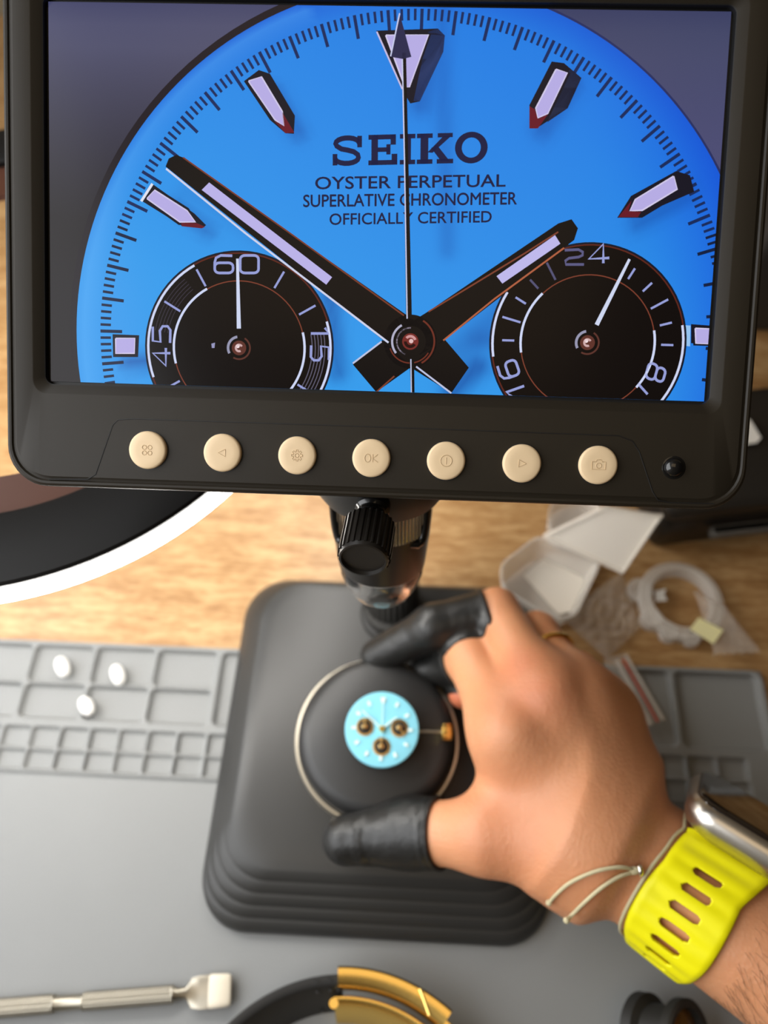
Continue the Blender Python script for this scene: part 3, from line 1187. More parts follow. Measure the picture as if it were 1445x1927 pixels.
# pole leaning parallel to the tube, with its collar on the base
PB = np.array([*G(735, 1180, BASE_TOP)[:2], BASE_TOP - .002])
PB[1] += .006
t_arm = t_cl + .0125
AC = DPT + TAX * t_arm
pl = (AC - PB).dot(TAX)
v, f = lathe([(.0060, 0), (.0060, pl + .012), (.0054, pl + .014)], PB, TAX, 40)
mk('pole', v, f, M['matte_black'], scope)
rf2 = lambda t, h: 1 + .03 * math.sin(30 * t)
mb = MB()
v, f = lathe([(.0134, BASE_TOP - .0005), (.0134, BASE_TOP + .0012), (.0126, BASE_TOP + .0022), (.0112, BASE_TOP + .0034), (.0108, BASE_TOP + .008)], (PB[0], PB[1], 0), seg=64)
mb.add(v, f)
v, f = lathe([(.0112, .006), (.0117, .007), (.0112, .022), (.0090, .025)], PB, TAX, 180, rfun=rf2)
mb.add(v, f)
mb.build('pole_collar', M['matte_black'], scope)
pc = PB + TAX * pl
a_dir = pc - AC
a_len = np.linalg.norm(a_dir)
a_dir /= a_len
u_ = np.cross(TAX, a_dir)
loops = []
for d, hw, hh in ((TR - .002, .008, .008), (TR + .008, .0075, .0075), (a_len - .006, .0075, .0075), (a_len + .009, .0075, .0075), (a_len + .0105, .006, .006)):
    loops.append([AC + a_dir * d + u_ * x + TAX * y for x, y in rrect(-hw, hw, -hh, hh, .0025, 5)])
v, f = loft(loops)
mk('arm', v, f, M['satin_black'], scope)
# hinge block joining the tube's top to the screen's back
ht = DPT + TAX * t_top
hb = W(77, -96, -15.0)
d = hb - ht
d /= np.linalg.norm(d)
v, f = tube([ht - TAX * .004, ht + (hb - ht) * .5, hb + d * .002], [.011, .011, .012], 24)
mk('hinge', v, f, M['satin_black'], scope)
# ------------------------------------------------------------------ round lamp at the left
LH = 0.135
LC, LRAD = None, None
_q = np.array([G(*p, LH) for p in [(0, 1104), (100, 1080), (200, 1040), (300, 990), (370, 942), (396, 920)]])[:, :2]
_A = np.c_[2 * _q, np.ones(len(_q))]
_s = np.linalg.lstsq(_A, (_q ** 2).sum(1), rcond=None)[0]
LC = np.array([_s[0], _s[1], 0.0])
LRAD = float(np.sqrt(_s[2] + _s[0] ** 2 + _s[1] ** 2))
lamp = root('ring_lamp', (LC[0] - LRAD - .05, LC[1] + .02, 0.0), 'round black lamp with a glowing white rim at the left behind the screen', 'lamp')
RIN = LRAD - .0235
RHOLE = float(np.linalg.norm(G(2, 884, LH)[:2] - LC[:2]))
v, f = lathe([(RIN, LH - .006), (RIN, LH + .0012), (RIN + .0015, LH + .002), (LRAD - .0012, LH + .0004), (LRAD - .0004, LH - .0006), (LRAD - .0006, LH - .002),
              (LRAD - .008, LH - .010), (RIN + .004, LH - .011), (RIN, LH - .006)], LC, seg=128, cap0=False, cap1=False)
mk('housing', v, f, M['lamp_black'], lamp)
v, f = lathe([(LRAD - .0006, LH - .0019), (LRAD + .0012, LH - .0035), (LRAD + .0014, LH - .0075), (LRAD - .0004, LH - .0105), (LRAD - .008, LH - .0118), (RIN + .005, LH - .0122)],
             LC, seg=128, cap0=False, cap1=False)
mk('light_strip', v, f, M['led'], lamp)['label'] = 'glowing white rim'
v, f = lathe([(RIN + .0008, LH - .005), (RIN + .0008, LH - .001), (RIN - .004, LH - .0016), (RHOLE + .001, LH - .002), (RHOLE, LH - .004), (RIN - .002, LH - .009)], LC, seg=96, cap0=False, cap1=False)
mk('inner_band', v, f, M['brown_disc'], lamp)['label'] = 'brown inner band'
sx, sy = LC[0] - LRAD - .05, LC[1] + .02
v, f = tube(spline([(LC[0] - LRAD + .010, LC[1] + .01, LH - .006), (LC[0] - LRAD - .02, LC[1] + .014, LH + .012), (sx, sy, LH - .02), (sx, sy, .012)], 8), .006, 16)
mk('stand_arm', v, f, M['matte_black'], lamp)
v, f = lathe([(.055, 0.0), (.055, .008), (.052, .012), (.012, .016)], (sx, sy, 0), seg=64)
mk('stand_foot', v, f, M['matte_black'], lamp)

# ------------------------------------------------------------------ movement cushion and the watch movement on it
CC = np.array([-0.0090, 0.0662, BASE_TOP])
cush = root('casing_cushion', CC, 'round black rubber cushion in a silver ring on the microscope base', 'watch cushion')
v, f = lathe([(.0296, .0003), (.0318, .0003), (.0323, .0012), (.0323, .0062), (.0318, .0070), (.0309, .0070), (.0304, .0062)], CC, seg=128, cap1=False)
mk('metal_ring', v, f, M['silver_ring'], cush)
v, f = lathe([(.0302, .0020), (.0304, .0085), (.0302, .0115), (.0294, .0142), (.0278, .0160), (.0250, .0170), (.012, .0176), (.003, .0177)], CC, seg=128)
mk('cushion_pad', v, f, M['cushion'], cush)
MC = np.array([-0.0068, 0.0664, CC[2] + .0178])
mv = root('watch_movement', MC, 'light blue watch dial and movement resting on the round black cushion', 'watch movement')
TL_ = math.radians(5)


def mvp(x, y, z):
    """movement frame, leaning back a little (mm)"""
    return MC + np.array([x, y * math.cos(TL_) + (z + 1.2) * math.sin(TL_) * -1, (z + 1.2) * math.cos(TL_) + y * math.sin(TL_)]) * 1e-3


mz = np.array([0, -math.sin(TL_), math.cos(TL_)])
mzc = lambda x, y, z: mvp(x, y, z)
v, f = lathe([(.0112, -.0004), (.0122, .0002), (.0122, .0042), (.0118, .0046)], mvp(0, 0, 0), mz, 64)
mk('movement_body', v, f, M['steel'], mv)
v, f = lathe([(.0130, .0044), (.0137, .0047), (.0137, .0054), (.0134, .0058), (.0128, .0059), (.006, .00592)], mvp(0, 0, 0), mz, 96)
dial = mk('dial', v, f, M['aqua'], mv)
DZ = 5.9
mb = MB()
for k in range(12):
    t = math.radians(90 - 30 * k)
    rr = 10.4
    c = mvp(rr * math.cos(t), rr * math.sin(t), DZ)
    u = np.array([math.cos(t), math.sin(t) * math.cos(TL_), math.sin(t) * math.sin(TL_)])
    w = np.cross(mz, u)
    wd, ln = (1.0, 1.0) if k == 0 else (.5, .8)
    lo = [c + (u * a * ln + w * b * wd) * 1e-3 for a, b in ((-1, -.4 if k == 0 else -1), (1, -1), (1, 1), (-1, .4 if k == 0 else 1))]
    v, f = loft([[p - mz * .0001 for p in lo], [p + mz * .0005 for p in lo]])
    mk('hour_marker', v, f, M['lume'], dial)
for a, b, wd in (((0, 0), (-7.6, 6.2), .24), ((0, 0), (5.2, 4.2), .3), ((0, -2), (0, 10.5), .12)):
    a3, b3 = mvp(*a, DZ + .75), mvp(*b, DZ + .75)
    v, f = tube([a3, b3], wd * 1e-3, 6)
    mk('watch_hand', v, f, M['lume'], mv)
v, f = lathe([(.0011, .0050), (.0011, .0072), (.0008, .0076)], mvp(0, 0, 0), mz, 24)
mk('centre_post', v, f, M['gold'], mv)
for (x, y), ang in zip(((-6.4, 0.5), (6.4, 0.6), (0.1, -6.3)), (92, -50, 92)):
    mb = MB()
    v, f = lathe([(.0033, DZ * 1e-3 - .0001), (.0033, DZ * 1e-3 + .0003), (.0027, DZ * 1e-3 + .00035), (.0025, DZ * 1e-3 + .0001), (.0012, DZ * 1e-3 + .0001)], mvp(x, y, 0), mz, 40)
    mb.add(v, f, 0)
    v, f = lathe([(.0024, DZ * 1e-3 + .0001), (.0015, DZ * 1e-3 + .00016)], mvp(x, y, 0), mz, 32)
    mb.add(v, f, 1)
    v, f = lathe([(.00105, DZ * 1e-3), (.00105, DZ * 1e-3 + .0016), (.0007, DZ * 1e-3 + .0019)], mvp(x, y, 0), mz, 20)
    mb.add(v, f, 0)
    t = math.radians(ang)
    v, f = tube([mvp(x, y, DZ + 1.0), mvp(x + 2.9 * math.cos(t), y + 2.9 * math.sin(t), DZ + .9)], .00035, 6)
    mb.add(v, f, 0)
    mb.build('subdial', [M['brass'], M['housing_dark']], dial)
v, f = tube([mvp(12.2, .2, 2.0), mvp(22.0, .4, 1.9)], .00055, 10)
mk('winding_stem', v, f, M['steel'], mv)
cw = lambda t, h: 1 + .03 * math.sin(20 * t)
v, f = lathe([(.0022, .0), (.0030, .0004), (.0031, .0008), (.0031, .0034), (.0027, .0040)], mvp(22.0, .4, 1.9), (1, .02, -.01), 120, rfun=cw)
mk('crown', v, f, M['gold'], mv)['label'] = 'gold winding crown'

# ------------------------------------------------------------------ white pellets in the mat's compartments


def pellet_mesh():
    v, f = lathe([(.0031 * math.sin(a) ** .85 if 0 < a < math.pi else 0.0002, -.0051 * math.cos(a)) for a in np.linspace(0.02, math.pi - .02, 16)], (0, 0, 0), (0, 0, 1), 28)
    return v, f


PEL = (((118, 1255), 112, 'white oval pellet in the back row compartment, leftmost of the three', .0016),
       ((222, 1270), 108, 'white oval pellet in the back row, the compartment right of the first pellet', .0016),
       ((163, 1329), 120, 'white oval pellet leaning on a divider in the front row of large compartments', .0022))
v, f = pellet_mesh()
first = None
for (px, py), ang, lab, fl in PEL:
    c = G(px, py, fl + .0032)
    if first is None:
        first = o = mk('foam_pellet', v, f, M['white'], loc=(0, 0, 0))
    else:
        o = first.copy()
        COL.objects.link(o)
    o.location = c
    o.rotation_euler = (math.radians(86 if fl < .002 else 74), 0, math.radians(ang - 90 + 12))
    tag(o, lab, 'pellet', 'white pellets on the mat')

# ------------------------------------------------------------------ knurled steel tool lying on the mat
FIELD = 0.0030
ta, tb = G(-70, 1903, FIELD + .0030), G(352, 1869, FIELD + .0030)
td = (tb - ta) / np.linalg.norm(tb - ta)
tw = np.cross([0, 0, 1], td)
tool = root('steel_tool', (*((ta + tb) / 2)[:2], FIELD), 'knurled silver steel tool with a flat scoop end lying on the grey mat', 'hand tool')


def along(px):
    """distance from ta of the axis point nearest an image column"""
    lo, hi = 0.0, np.linalg.norm(tb - ta) + .03
    for _ in range(40):
        m = (lo + hi) / 2
        lo, hi = (m, hi) if proj(ta + td * m)[0] < px else (lo, m)
    return lo


def knurl(d0, d1, r, name):
    n, seg = max(8, int((d1 - d0) / .00028)), 72
    loops = []
    u, w, a = frame(td)
    for i in range(n + 1):
        h = d0 + (d1 - d0) * i / n
        e = min(1, min(i, n - i) / 2)
        loops.append([ta + td * h + (u * math.cos(t) + w * math.sin(t)) * (r + e * .00040 * (math.sin(8 * t + h * 2600) * math.sin(8 * t - h * 2600) - .3))
                      for t in [2 * math.pi * k / seg for k in range(seg)]])
    v, f = loft(loops)
    mk(name, v, f, M['steel'], tool, sharp=70)


knurl(0.0, along(103), .0030, 'knurled_grip')
knurl(along(157), along(327), .0029, 'knurled_grip')
v, f = lathe([(.00265, along(102)), (.0025, along(104)), (.0025, along(156)), (.00265, along(158))], ta, td, 40)
mk('shaft', v, f, M['steel'], tool)
d0, d1, d2, d3 = along(326), along(350), along(360), along(432)
loops = []
for d, hw, th, bow in ((d0, .0027, .0025, 0), (d0 + (d1 - d0) * .4, .0019, .0020, 0), (d1, .0019, .0013, .0000), (d2, .0046, .0008, .0010), (d2 + .003, .0052, .0006, .0013),
                       (d2 + (d3 - d2) * .5, .0052, .0006, .0012), (d3 - .001, .0050, .0005, .0008), (d3, .0044, .0004, .0006)):
    l = []
    for k in range(20):
        t = 2 * math.pi * k / 20
        x = math.cos(t)
        l.append(ta + td * d + tw * hw * x + np.array([0, 0, 1]) * (th * math.sin(t) * (1 if th > .001 else (1 - x * x) ** .1) + bow * x * x - .0004))
    loops.append(l)
v, f = loft(loops)
mk('scoop', v, f, M['steel'], tool)
e0, e1 = along(394), along(436)
loops = []
for d, hw, th in ((e0, .0050, .0015), (e0 + .0006, .0054, .0018), (e1 - .0015, .0052, .0018), (e1 - .0003, .0047, .0014), (e1, .0040, .0008)):
    loops.append([ta + td * d + tw * hw * math.copysign(abs(math.cos(t)) ** .5, math.cos(t)) + np.array([0, 0, 1]) * (th * math.copysign(abs(math.sin(t)) ** .6, math.sin(t)) + .0003)
                  for t in [2 * math.pi * k / 28 for k in range(28)]])
v, f = loft(loops)
mk('tip_cover', v, f, mat('cloudy_plastic', lin((214, 204, 184)), .4), tool)['label'] = 'cloudy pale plastic tip cover'

# ------------------------------------------------------------------ black strap with a gold clasp, standing on its edge
STH = 0.0165
_pp = [(452, 1905), (480, 1884), (520, 1862), (560, 1848), (600, 1840), (636, 1836), (690, 1834), (740, 1850), (790, 1876), (838, 1912)]
_q = np.array([G(*p, FIELD + STH) for p in _pp])[:, :2]
_A = np.c_[2 * _q, np.ones(len(_q))]
_s = np.linalg.lstsq(_A, (_q ** 2).sum(1), rcond=None)[0]
WC = np.array([_s[0], _s[1]])
WRAD = float(np.sqrt(_s[2] + _s[0] ** 2 + _s[1] ** 2))


def ang_at(px, py, h):
    q = G(px, py, h)[:2] - WC
    return math.atan2(q[1], q[0])


wb = root('watch_strap', (WC[0], WC[1], FIELD), 'black rubber watch strap with a gold clasp standing on its edge at the bottom', 'watch strap')


def band_arc(a0, a1, r0, r1, z0, z1, n=40, bev=.0006, tilt=.56):
    loops = []
    for k in range(n + 1):
        a = a0 + (a1 - a0) * k / n
        d = np.array([math.cos(a), math.sin(a)])
        l = []
        for r, z in ((r0, z0 + bev), (r0 + bev, z0), (r1 - bev, z0), (r1, z0 + bev), (r1, z1 - bev), (r1 - bev, z1), (r0 + bev, z1), (r0, z1 - bev)):
            l.append((*(WC + d * (r + (z - FIELD - STH) * tilt)), z))
        loops.append(l)
    return loft(loops)


z0, z1 = FIELD + .0002, FIELD + STH
a_cl = ang_at(640, 1836, z1)
a_end = ang_at(842, 1916, z1)
v, f = band_arc(a_cl - .01, math.pi + .9, WRAD - .0032, WRAD + .0004, z0, z1, 60)
strap_o = mk('rubber_band', v, f, M['cushion'], wb)
mb = MB()
for px in (594, 620, 636):
    a = ang_at(px, 1842, z1)
    d = np.array([math.cos(a), math.sin(a)])
    v, f = lathe([(.0009, -.0004), (.0009, .0003)], (*(WC + d * (WRAD - .0014)), z1), (0, 0, 1), 16)
    mk('pin_hole', v, f, M['housing_dark'], strap_o)
    for zz in (z1 - .0022, z0 + .0022):
        v, f = tube([(*(WC + d * (WRAD - .0034 + (zz - z1) * .56)), zz - .001), (*(WC + d * (WRAD - .0034 + (zz - z1) * .56)), zz + .001)], .0005, 8)
        mk('notch', v, f, M['housing_dark'], strap_o)
v, f = band_arc(a_cl + .012, a_end, WRAD - .0034, WRAD + .0026, z1 - .0052, z1 + .0010, 40, .0010, .35)
mk('clasp_cover', v, f, M['gold'], wb)['label'] = 'polished gold clasp cover'
v, f = band_arc(ang_at(628, 1856, z1 - .003), a_end + .02, WRAD - .0074, WRAD - .0052, z0 + .001, z1 - .0015, 40, .0006)
bl = mk('clasp_blade', v, f, M['gold'], wb)
v, f = lathe([(.0016, z0 + .0008), (.0016, z1 - .0012)], (*(WC + np.array([math.cos(ang_at(628, 1856, z1 - .003)), math.sin(ang_at(628, 1856, z1 - .003))]) * (WRAD - .0085)), 0), (0, 0, 1), 24)
mk('clasp_hinge', v, f, M['gold'], wb)
a_b = ang_at(782, 1880, z1)
dd = np.array([math.cos(a_b), math.sin(a_b)])
da = np.array([math.cos(a_b - .11), math.sin(a_b - .11)])
p0, p1 = (*(WC + dd * (WRAD + .0022)), z1 + .0010), (*(WC + da * (WRAD - .0030)), z1 + .0008)
v, f = tube([p0, p1], .0006, 8)
mk('clasp_lever', v, f, M['gold'], wb)
# the gold case end that closes the loop, mostly outside the picture
v, f = band_arc(a_end + .01, -math.pi * .62, WRAD - .0046, WRAD - .0002, z0 + .001, z1, 40, .0008)
mk('bracelet_end', v, f, M['gold'], wb)

# ------------------------------------------------------------------ loupe lying at the lower right
ca, cb = G(1226, 1948, FIELD + .0135), G(1286, 1950, FIELD + .0155)
la = cb - ca
la[2] = 0
la /= np.linalg.norm(la)
la = la * .66 + np.array([0, -.12, .78])
la /= np.linalg.norm(la)
lc = G(1284, 1962, FIELD + .021)
lou = root('eye_loupe', (lc[0], lc[1], FIELD), 'black eye loupe lying tilted below the wrist at the lower right', 'loupe')
v, f = lathe([(.0105, -.0165), (.0120, -.0160), (.0122, -.0120), (.0095, -.0105), (.0098, -.002), (.0128, -.0008), (.0130, .0022), (.0122, .0030), (.0104, .0026), (.0098, -.001)],
             lc, la, 72, True, False)
mk('loupe_body', v, f, M['matte_black'], lou)
v, f = lathe([(.0101, -.0002), (.0080, .0006), (.005, .0010), (.001, .0012)], lc, la, 48, False)
mk('loupe_lens', v, f, M['amber'], lou)

# ------------------------------------------------------------------ clear packaging behind the base, right
Z3 = np.array([0, 0, 1.0])


def box_walls(px, h, t=.0008, floor_=True, ins=0.9, r=.003):
    """open tray whose rim outline is given by pixels at height h"""
    rim = [G(*p, h) for p in px]
    c = np.mean(rim, 0)
    # round the corners of the outline
    out = []
    n = len(rim)
    for i in range(n):
        a, b, d = rim[i - 1], rim[i], rim[(i + 1) % n]
        e0 = b + (a - b) / np.linalg.norm(a - b) * min(r, np.linalg.norm(a - b) * .45)
        e1 = b + (d - b) / np.linalg.norm(d - b) * min(r, np.linalg.norm(d - b) * .45)
        for k in range(5):
            t_ = k / 4
            out.append(e0 * (1 - t_) ** 2 + b * 2 * t_ * (1 - t_) + e1 * t_ ** 2)
    out = np.array(out)
    def ring_(s, z):
        q = c + (out - c) * s
        q[:, 2] = z
        return list(q)
    loops = [ring_(ins * .97, .0006), ring_(ins, .0016), ring_(1.0, h - .002), ring_(1.035, h - .0016), ring_(1.035, h), ring_(.99, h), ring_(.985, h - .002),
             ring_(ins * .97, .0024), ring_(ins * .93, .0020)]
    return loft(loops)


bx = root('clear_box', G(1040, 1085, 0.0), 'open hinged frosted plastic box with its lid raised, behind the microscope base', 'plastic box')
bx.location.z = 0
v, f = box_walls([(943, 1062), (1013, 1009), (1128, 1060), (1082, 1157), (1046, 1164), (946, 1106)], .020, r=.004)
mk('tray', v, f, M['frost'], bx)
# raised lid, hinged on the tray's back right edge
h0, h1 = G(1020, 1010, .0205), G(1172, 1082, .0205)
tp0, tp1 = G(1136, 955, .040), G(1247, 972, .040)
lid = [h0, h1, h1 + (tp1 - h1) * .82, tp1, tp1 + (tp0 - tp1) * .12 + (h0 - tp1) * 0.02, tp0]
c = np.mean(lid, 0)
nrm = np.cross(h1 - h0, tp0 - h0)
nrm /= np.linalg.norm(nrm)
if nrm[2] < 0:
    nrm = -nrm
sc = lambda s, d: [c + (p - c) * s + nrm * d for p in lid]
v, f = loft([sc(.96, -.0030), sc(1.0, -.0034), sc(1.0, -.0004), sc(.985, .0), sc(.93, .0002), sc(.90, -.0010)])
mk('lid', v, f, M['frost_milky'], bx)
# card liner seen in the tray
v, f = loft([[G(*p, h) for p in ((985, 1083), (1035, 1040), (1126, 1062), (1080, 1150), (1050, 1156))] for h in (.0040, .0052)])
mk('liner_card', v, f, M['frost_milky'], bx, smooth=False)

b2 = root('clear_container', (*G(1075, 990, .0)[:2], 0), 'small rounded clear plastic container just below the screen edge', 'plastic box')
v, f = box_walls([(1030, 990), (1040, 930), (1105, 915), (1135, 945), (1102, 1000), (1056, 1016)], .016, r=.008)
mk('container_cup', v, f, M['frost'], b2)


def wavy_sheet(quad, n, m, amp, base_h, seed, thick=.0012, puff=.003):
    """a crinkled closed bag lying on its outline (pixel corners on the surface)"""
    q = [G(*p, base_h)[:2] for p in quad]
    r_ = np.random.default_rng(seed)
    ph = r_.uniform(0, 6.28, (6, 3))
    fr = r_.uniform(3, 13, (6, 2))
    top, bot = [], []
    for i in range(n + 1):
        for j in range(m + 1):
            s, t = i / n, j / m
            p = (q[0] * (1 - s) + q[1] * s) * (1 - t) + (q[3] * (1 - s) + q[2] * s) * t
            e = min(1, 6 * min(s, 1 - s, t, 1 - t))
            w_ = sum(math.sin(fr[k, 0] * s * 3 + ph[k, 0]) * math.sin(fr[k, 1] * t * 3 + ph[k, 1]) for k in range(6)) / 3
            w2 = abs(math.sin(17 * s + 5 * t * math.sin(7 * s + ph[0, 2])))
            jit = .0006 * math.sin(31 * s + 3 * ph[1, 2]) * (1 if t < .05 or t > .95 else 0)
            top.append((p[0] + jit, p[1] + jit, base_h + thick + e * (puff + amp * w_ + amp * .5 * w2)))
            bot.append((p[0] + jit, p[1] + jit, base_h + .0002))
    v = top + bot
    f = []
    k = m + 1
    o = len(top)
    for i in range(n):
        for j in range(m):
            f.append([i * k + j, i * k + j + 1, (i + 1) * k + j + 1, (i + 1) * k + j])
            f.append([o + i * k + j, o + (i + 1) * k + j, o + (i + 1) * k + j + 1, o + i * k + j + 1])
    edge = [i * k for i in range(n + 1)] + [n * k + j for j in range(1, m + 1)] + [i * k + m for i in range(n - 1, -1, -1)] + [j for j in range(m - 1, 0, -1)]
    for a in range(len(edge)):
        b = edge[(a + 1) % len(edge)]
        f.append([edge[a], b, b + o, edge[a] + o])
    return v, f


v, f = wavy_sheet([(1052, 1160), (1168, 1078), (1205, 1180), (1142, 1242)], 40, 40, .0022, .0003, 3)
o = mk('plastic_bag', v, f, M['frost_thin'], sharp=30)
tag(o, 'crinkled clear plastic bag lying on the wood between the open box and the clear ring', 'plastic bag')
hold = root('clear_ring_holder', (*G(1283, 1128, .0)[:2], 0), 'clear plastic ring holder lying on the wooden bench at the right', 'watch part holder')
hc_ = G(1283, 1128, .006)
hz = np.array([hc_[0], hc_[1], 0])
v, f = lathe([(.0136, .0004), (.0188, .0004), (.0194, .0014), (.0194, .0048), (.0182, .0062), (.0160, .0064), (.0156, .0080), (.0142, .0080), (.0136, .0066), (.0136, .0004)], hz, seg=96, cap0=False, cap1=False)
mk('ring_body', v, f, M['frost'], hold)
for px, py, r, h in ((1258, 1192, .0042, .0055), (1300, 1200, .0042, .0050), (1205, 1110, .0060, .0040), (1225, 1165, .0050, .0060)):
    c = G(px, py, .003)
    v, f = lathe([(r, .0004), (r, h * .8), (r * .85, h), (r * .55, h), (r * .45, h * .7)], (c[0], c[1], 0), seg=32)
    mk('tab', v, f, M['frost'], hold)
v, f = loft([[G(*p, h) for p in ((1232, 1112), (1254, 1108), (1249, 1118), (1256, 1130), (1234, 1132))] for h in (.0030, .0048)])
mk('pointer_tab', v, f, M['white_plastic'], hold, smooth=False)['label'] = 'pale pointed tab'
v, f = wavy_sheet([(1306, 1113), (1366, 1148), (1430, 1228), (1345, 1232)], 30, 30, .0007, .0078, 9, puff=.001)
o = mk('small_plastic_bag', v, f, M['frost_thin'], sharp=30)
tag(o, 'small thin clear bag lying over the clear ring, under the yellow slip', 'plastic bag')
v, f = loft([[G(*p, h) for p in ((1315, 1162), (1361, 1186), (1342, 1212), (1298, 1184))] for h in (.0112, .0118)])
o = mk('yellow_slip', v, f, M['paper'], smooth=False)
tag(o, 'pale yellow paper slip lying on the small clear bag', 'paper slip')
zb = root('zip_bag', (*G(1200, 1290, .004)[:2], .0046), 'flat clear zip bag with a red line lying over the right mat compartments', 'plastic bag')
v, f = wavy_sheet([(1134, 1240), (1180, 1230), (1252, 1355), (1196, 1374)], 30, 20, .0003, .0046, 5, thick=.0004, puff=.0004)
mk('bag_film', v, f, M['frost_thin'], zb, sharp=30)
for a, b, w_, m_, nm in (((1172, 1240), (1238, 1358), .0004, M['red'], 'red_line'), ((1160, 1242), (1224, 1364), .0009, M['frost'], 'zip_rail'),
                         ((1178, 1234), (1248, 1353), .0005, M['frost'], 'zip_rail')):
    a3, b3 = G(*a, .0062), G(*b, .0062)
    d = (b3 - a3) / np.linalg.norm(b3 - a3)
    s = np.cross(Z3, d) * w_
    v, f = loft([[a3 - s + Z3 * h, b3 - s + Z3 * h, b3 + s + Z3 * h, a3 + s + Z3 * h] for h in (-.0006, .0001)])
    mk(nm, v, f, m_, zb, smooth=False)

# ------------------------------------------------------------------ black case at the back right, white piece on it
c0 = G(1219, 1033, 0.0)
c1 = G(1445, 1008, 0.0)
ed = (c1 - c0) / np.linalg.norm(c1 - c0)
en = np.array([-ed[1], ed[0], 0])


def case_pt(a, b, z):
    return c0 + ed * a + en * b + Z3 * z


def case_box(a0, a1, b0, b1, za, zb_, r=.003):
    loops = []
    for z, i in ((za, r), (za + r * .3, r * .3), (za + r, 0), (zb_ - r, 0), (zb_ - r * .3, r * .3), (zb_, r)):
        loops.append([case_pt(x, y, z) for x, y in rrect(a0 + i, a1 - i, b0 + i, b1 - i, r * 1.6, 5)])
    return loft(loops)


case = root('black_case', (*case_pt(.07, .03, 0)[:2], 0), 'black hard case on the bench behind the right edge of the screen', 'case')
v, f = case_box(0, .16, 0, .062, .0005, .026)
mk('case_body', v, f, M['satin_black'], case)
v, f = case_box(-.001, .161, -.001, .063, .0264, .036)
mk('case_lid', v, f, M['satin_black'], case)
v, f = case_box(.022, .068, -.0065, -.0012, .016, .0215, .0015)
mk('case_handle', v, f, mat('dark_grey_plastic', (.10, .095, .085), .45), case)['label'] = 'dark grey handle'
w0 = G(1405, 790, .037)
v, f = loft([[G(*p, h) for p in ((1392, 838), (1424, 833), (1432, 824), (1412, 790), (1396, 786))] for h in (.0362, .0385)])
o = mk('white_card', v, f, M['white_plastic'], smooth=False)
tag(o, 'small white card corner lying on the black case beside the screen', 'card')
d0_ = G(1445, 628, 0.0)
v, f = bevel_box((d0_[0] - .03, d0_[1], 0.0004), (d0_[0] + .12, d0_[1] + .06, .09), .004)
bb = mk('dark_box', v, f, M['matte_black'])
tag(bb, 'tall dark box far back at the right edge of the bench', 'box')
# ------------------------------------------------------------------ person: right hand and forearm


def seg_t(p, a, b):
    ba = b - a
    t = np.clip(((p - a) @ ba) / ba.dot(ba), 0, 1)
    return t, np.linalg.norm(p - a - t[..., None] * ba, axis=-1)


def cone(p, a, b, r0, r1):
    t, d = seg_t(p, a, b)
    return d - (r0 + (r1 - r0) * t)


def smin(a, b, k):
    h = np.maximum(k - np.abs(a - b), 0) / k
    return np.minimum(a, b) - h * h * k * .25


def chain(p, pts, rs, k=.004):
    d = None
    for i in range(len(pts) - 1):
        c = cone(p, pts[i], pts[i + 1], rs[i], rs[i + 1])
        d = c if d is None else smin(d, c, k)
    return d


HG = lambda px, py, h: G(px, py, h)
# finger joints: knuckle, middle joint, end joint, tip
IDX = [HG(962, 1385, .066), HG(886, 1240, .050), HG(848, 1252, .036), HG(800, 1262, .029)]
IDX_R = [.0114, .0093, .0075, .0062]
MID = [HG(1030, 1315, .070), HG(934, 1150, .054), HG(816, 1180, .051), HG(710, 1234, .033)]
MID_R = [.0105, .0086, .0080, .0062]
RNG = [HG(1092, 1325, .064), HG(1010, 1192, .048), HG(925, 1262, .034), HG(871, 1306, .0345)]
RNG_R = [.0100, .0082, .0072, .0058]
PNK = [HG(1135, 1350, .054), HG(1086, 1262, .042), HG(1010, 1290, .034), HG(960, 1320, .033)]
PNK_R = [.0092, .0074, .0066, .0054]
THB = [HG(1085, 1576, .055), HG(920, 1570, .052), HG(770, 1566, .0375), HG(652, 1580, .0345)]
THB_R = [.0135, .0118, .0100, .0080]
# wrist frame: a towards the elbow, n out of the back of the wrist, r towards the thumb side
WC_ = P(1233.8, 1634.2, 0.2546)
wa = R @ np.array([.894, .494, -.456])
wa /= np.linalg.norm(wa)
wn_ = R @ np.array([.556, -.5015, -.211])
wn_ -= wa * wn_.dot(wa)
wn_ /= np.linalg.norm(wn_)
wr = np.cross(wa, wn_)
if (R.T @ wr)[2] > 0:
    wr = -wr
WW, WT = .0285, .0205


def forearm(p):
    q = p - WC_
    s = q @ wa
    x, y = q @ wr, q @ wn_
    g = 1 + np.clip(s, 0, .25) * 1.8 - np.clip(s, -.02, 0) * 1.0
    ww, tt = WW * g, WT * (1 + np.clip(s, 0, .25) * 2.4)
    d = (np.sqrt((x / ww) ** 2 + (y / tt) ** 2) - 1) * np.minimum(ww, tt)
    return np.maximum(d, np.maximum(-.022 - s, s - .23))


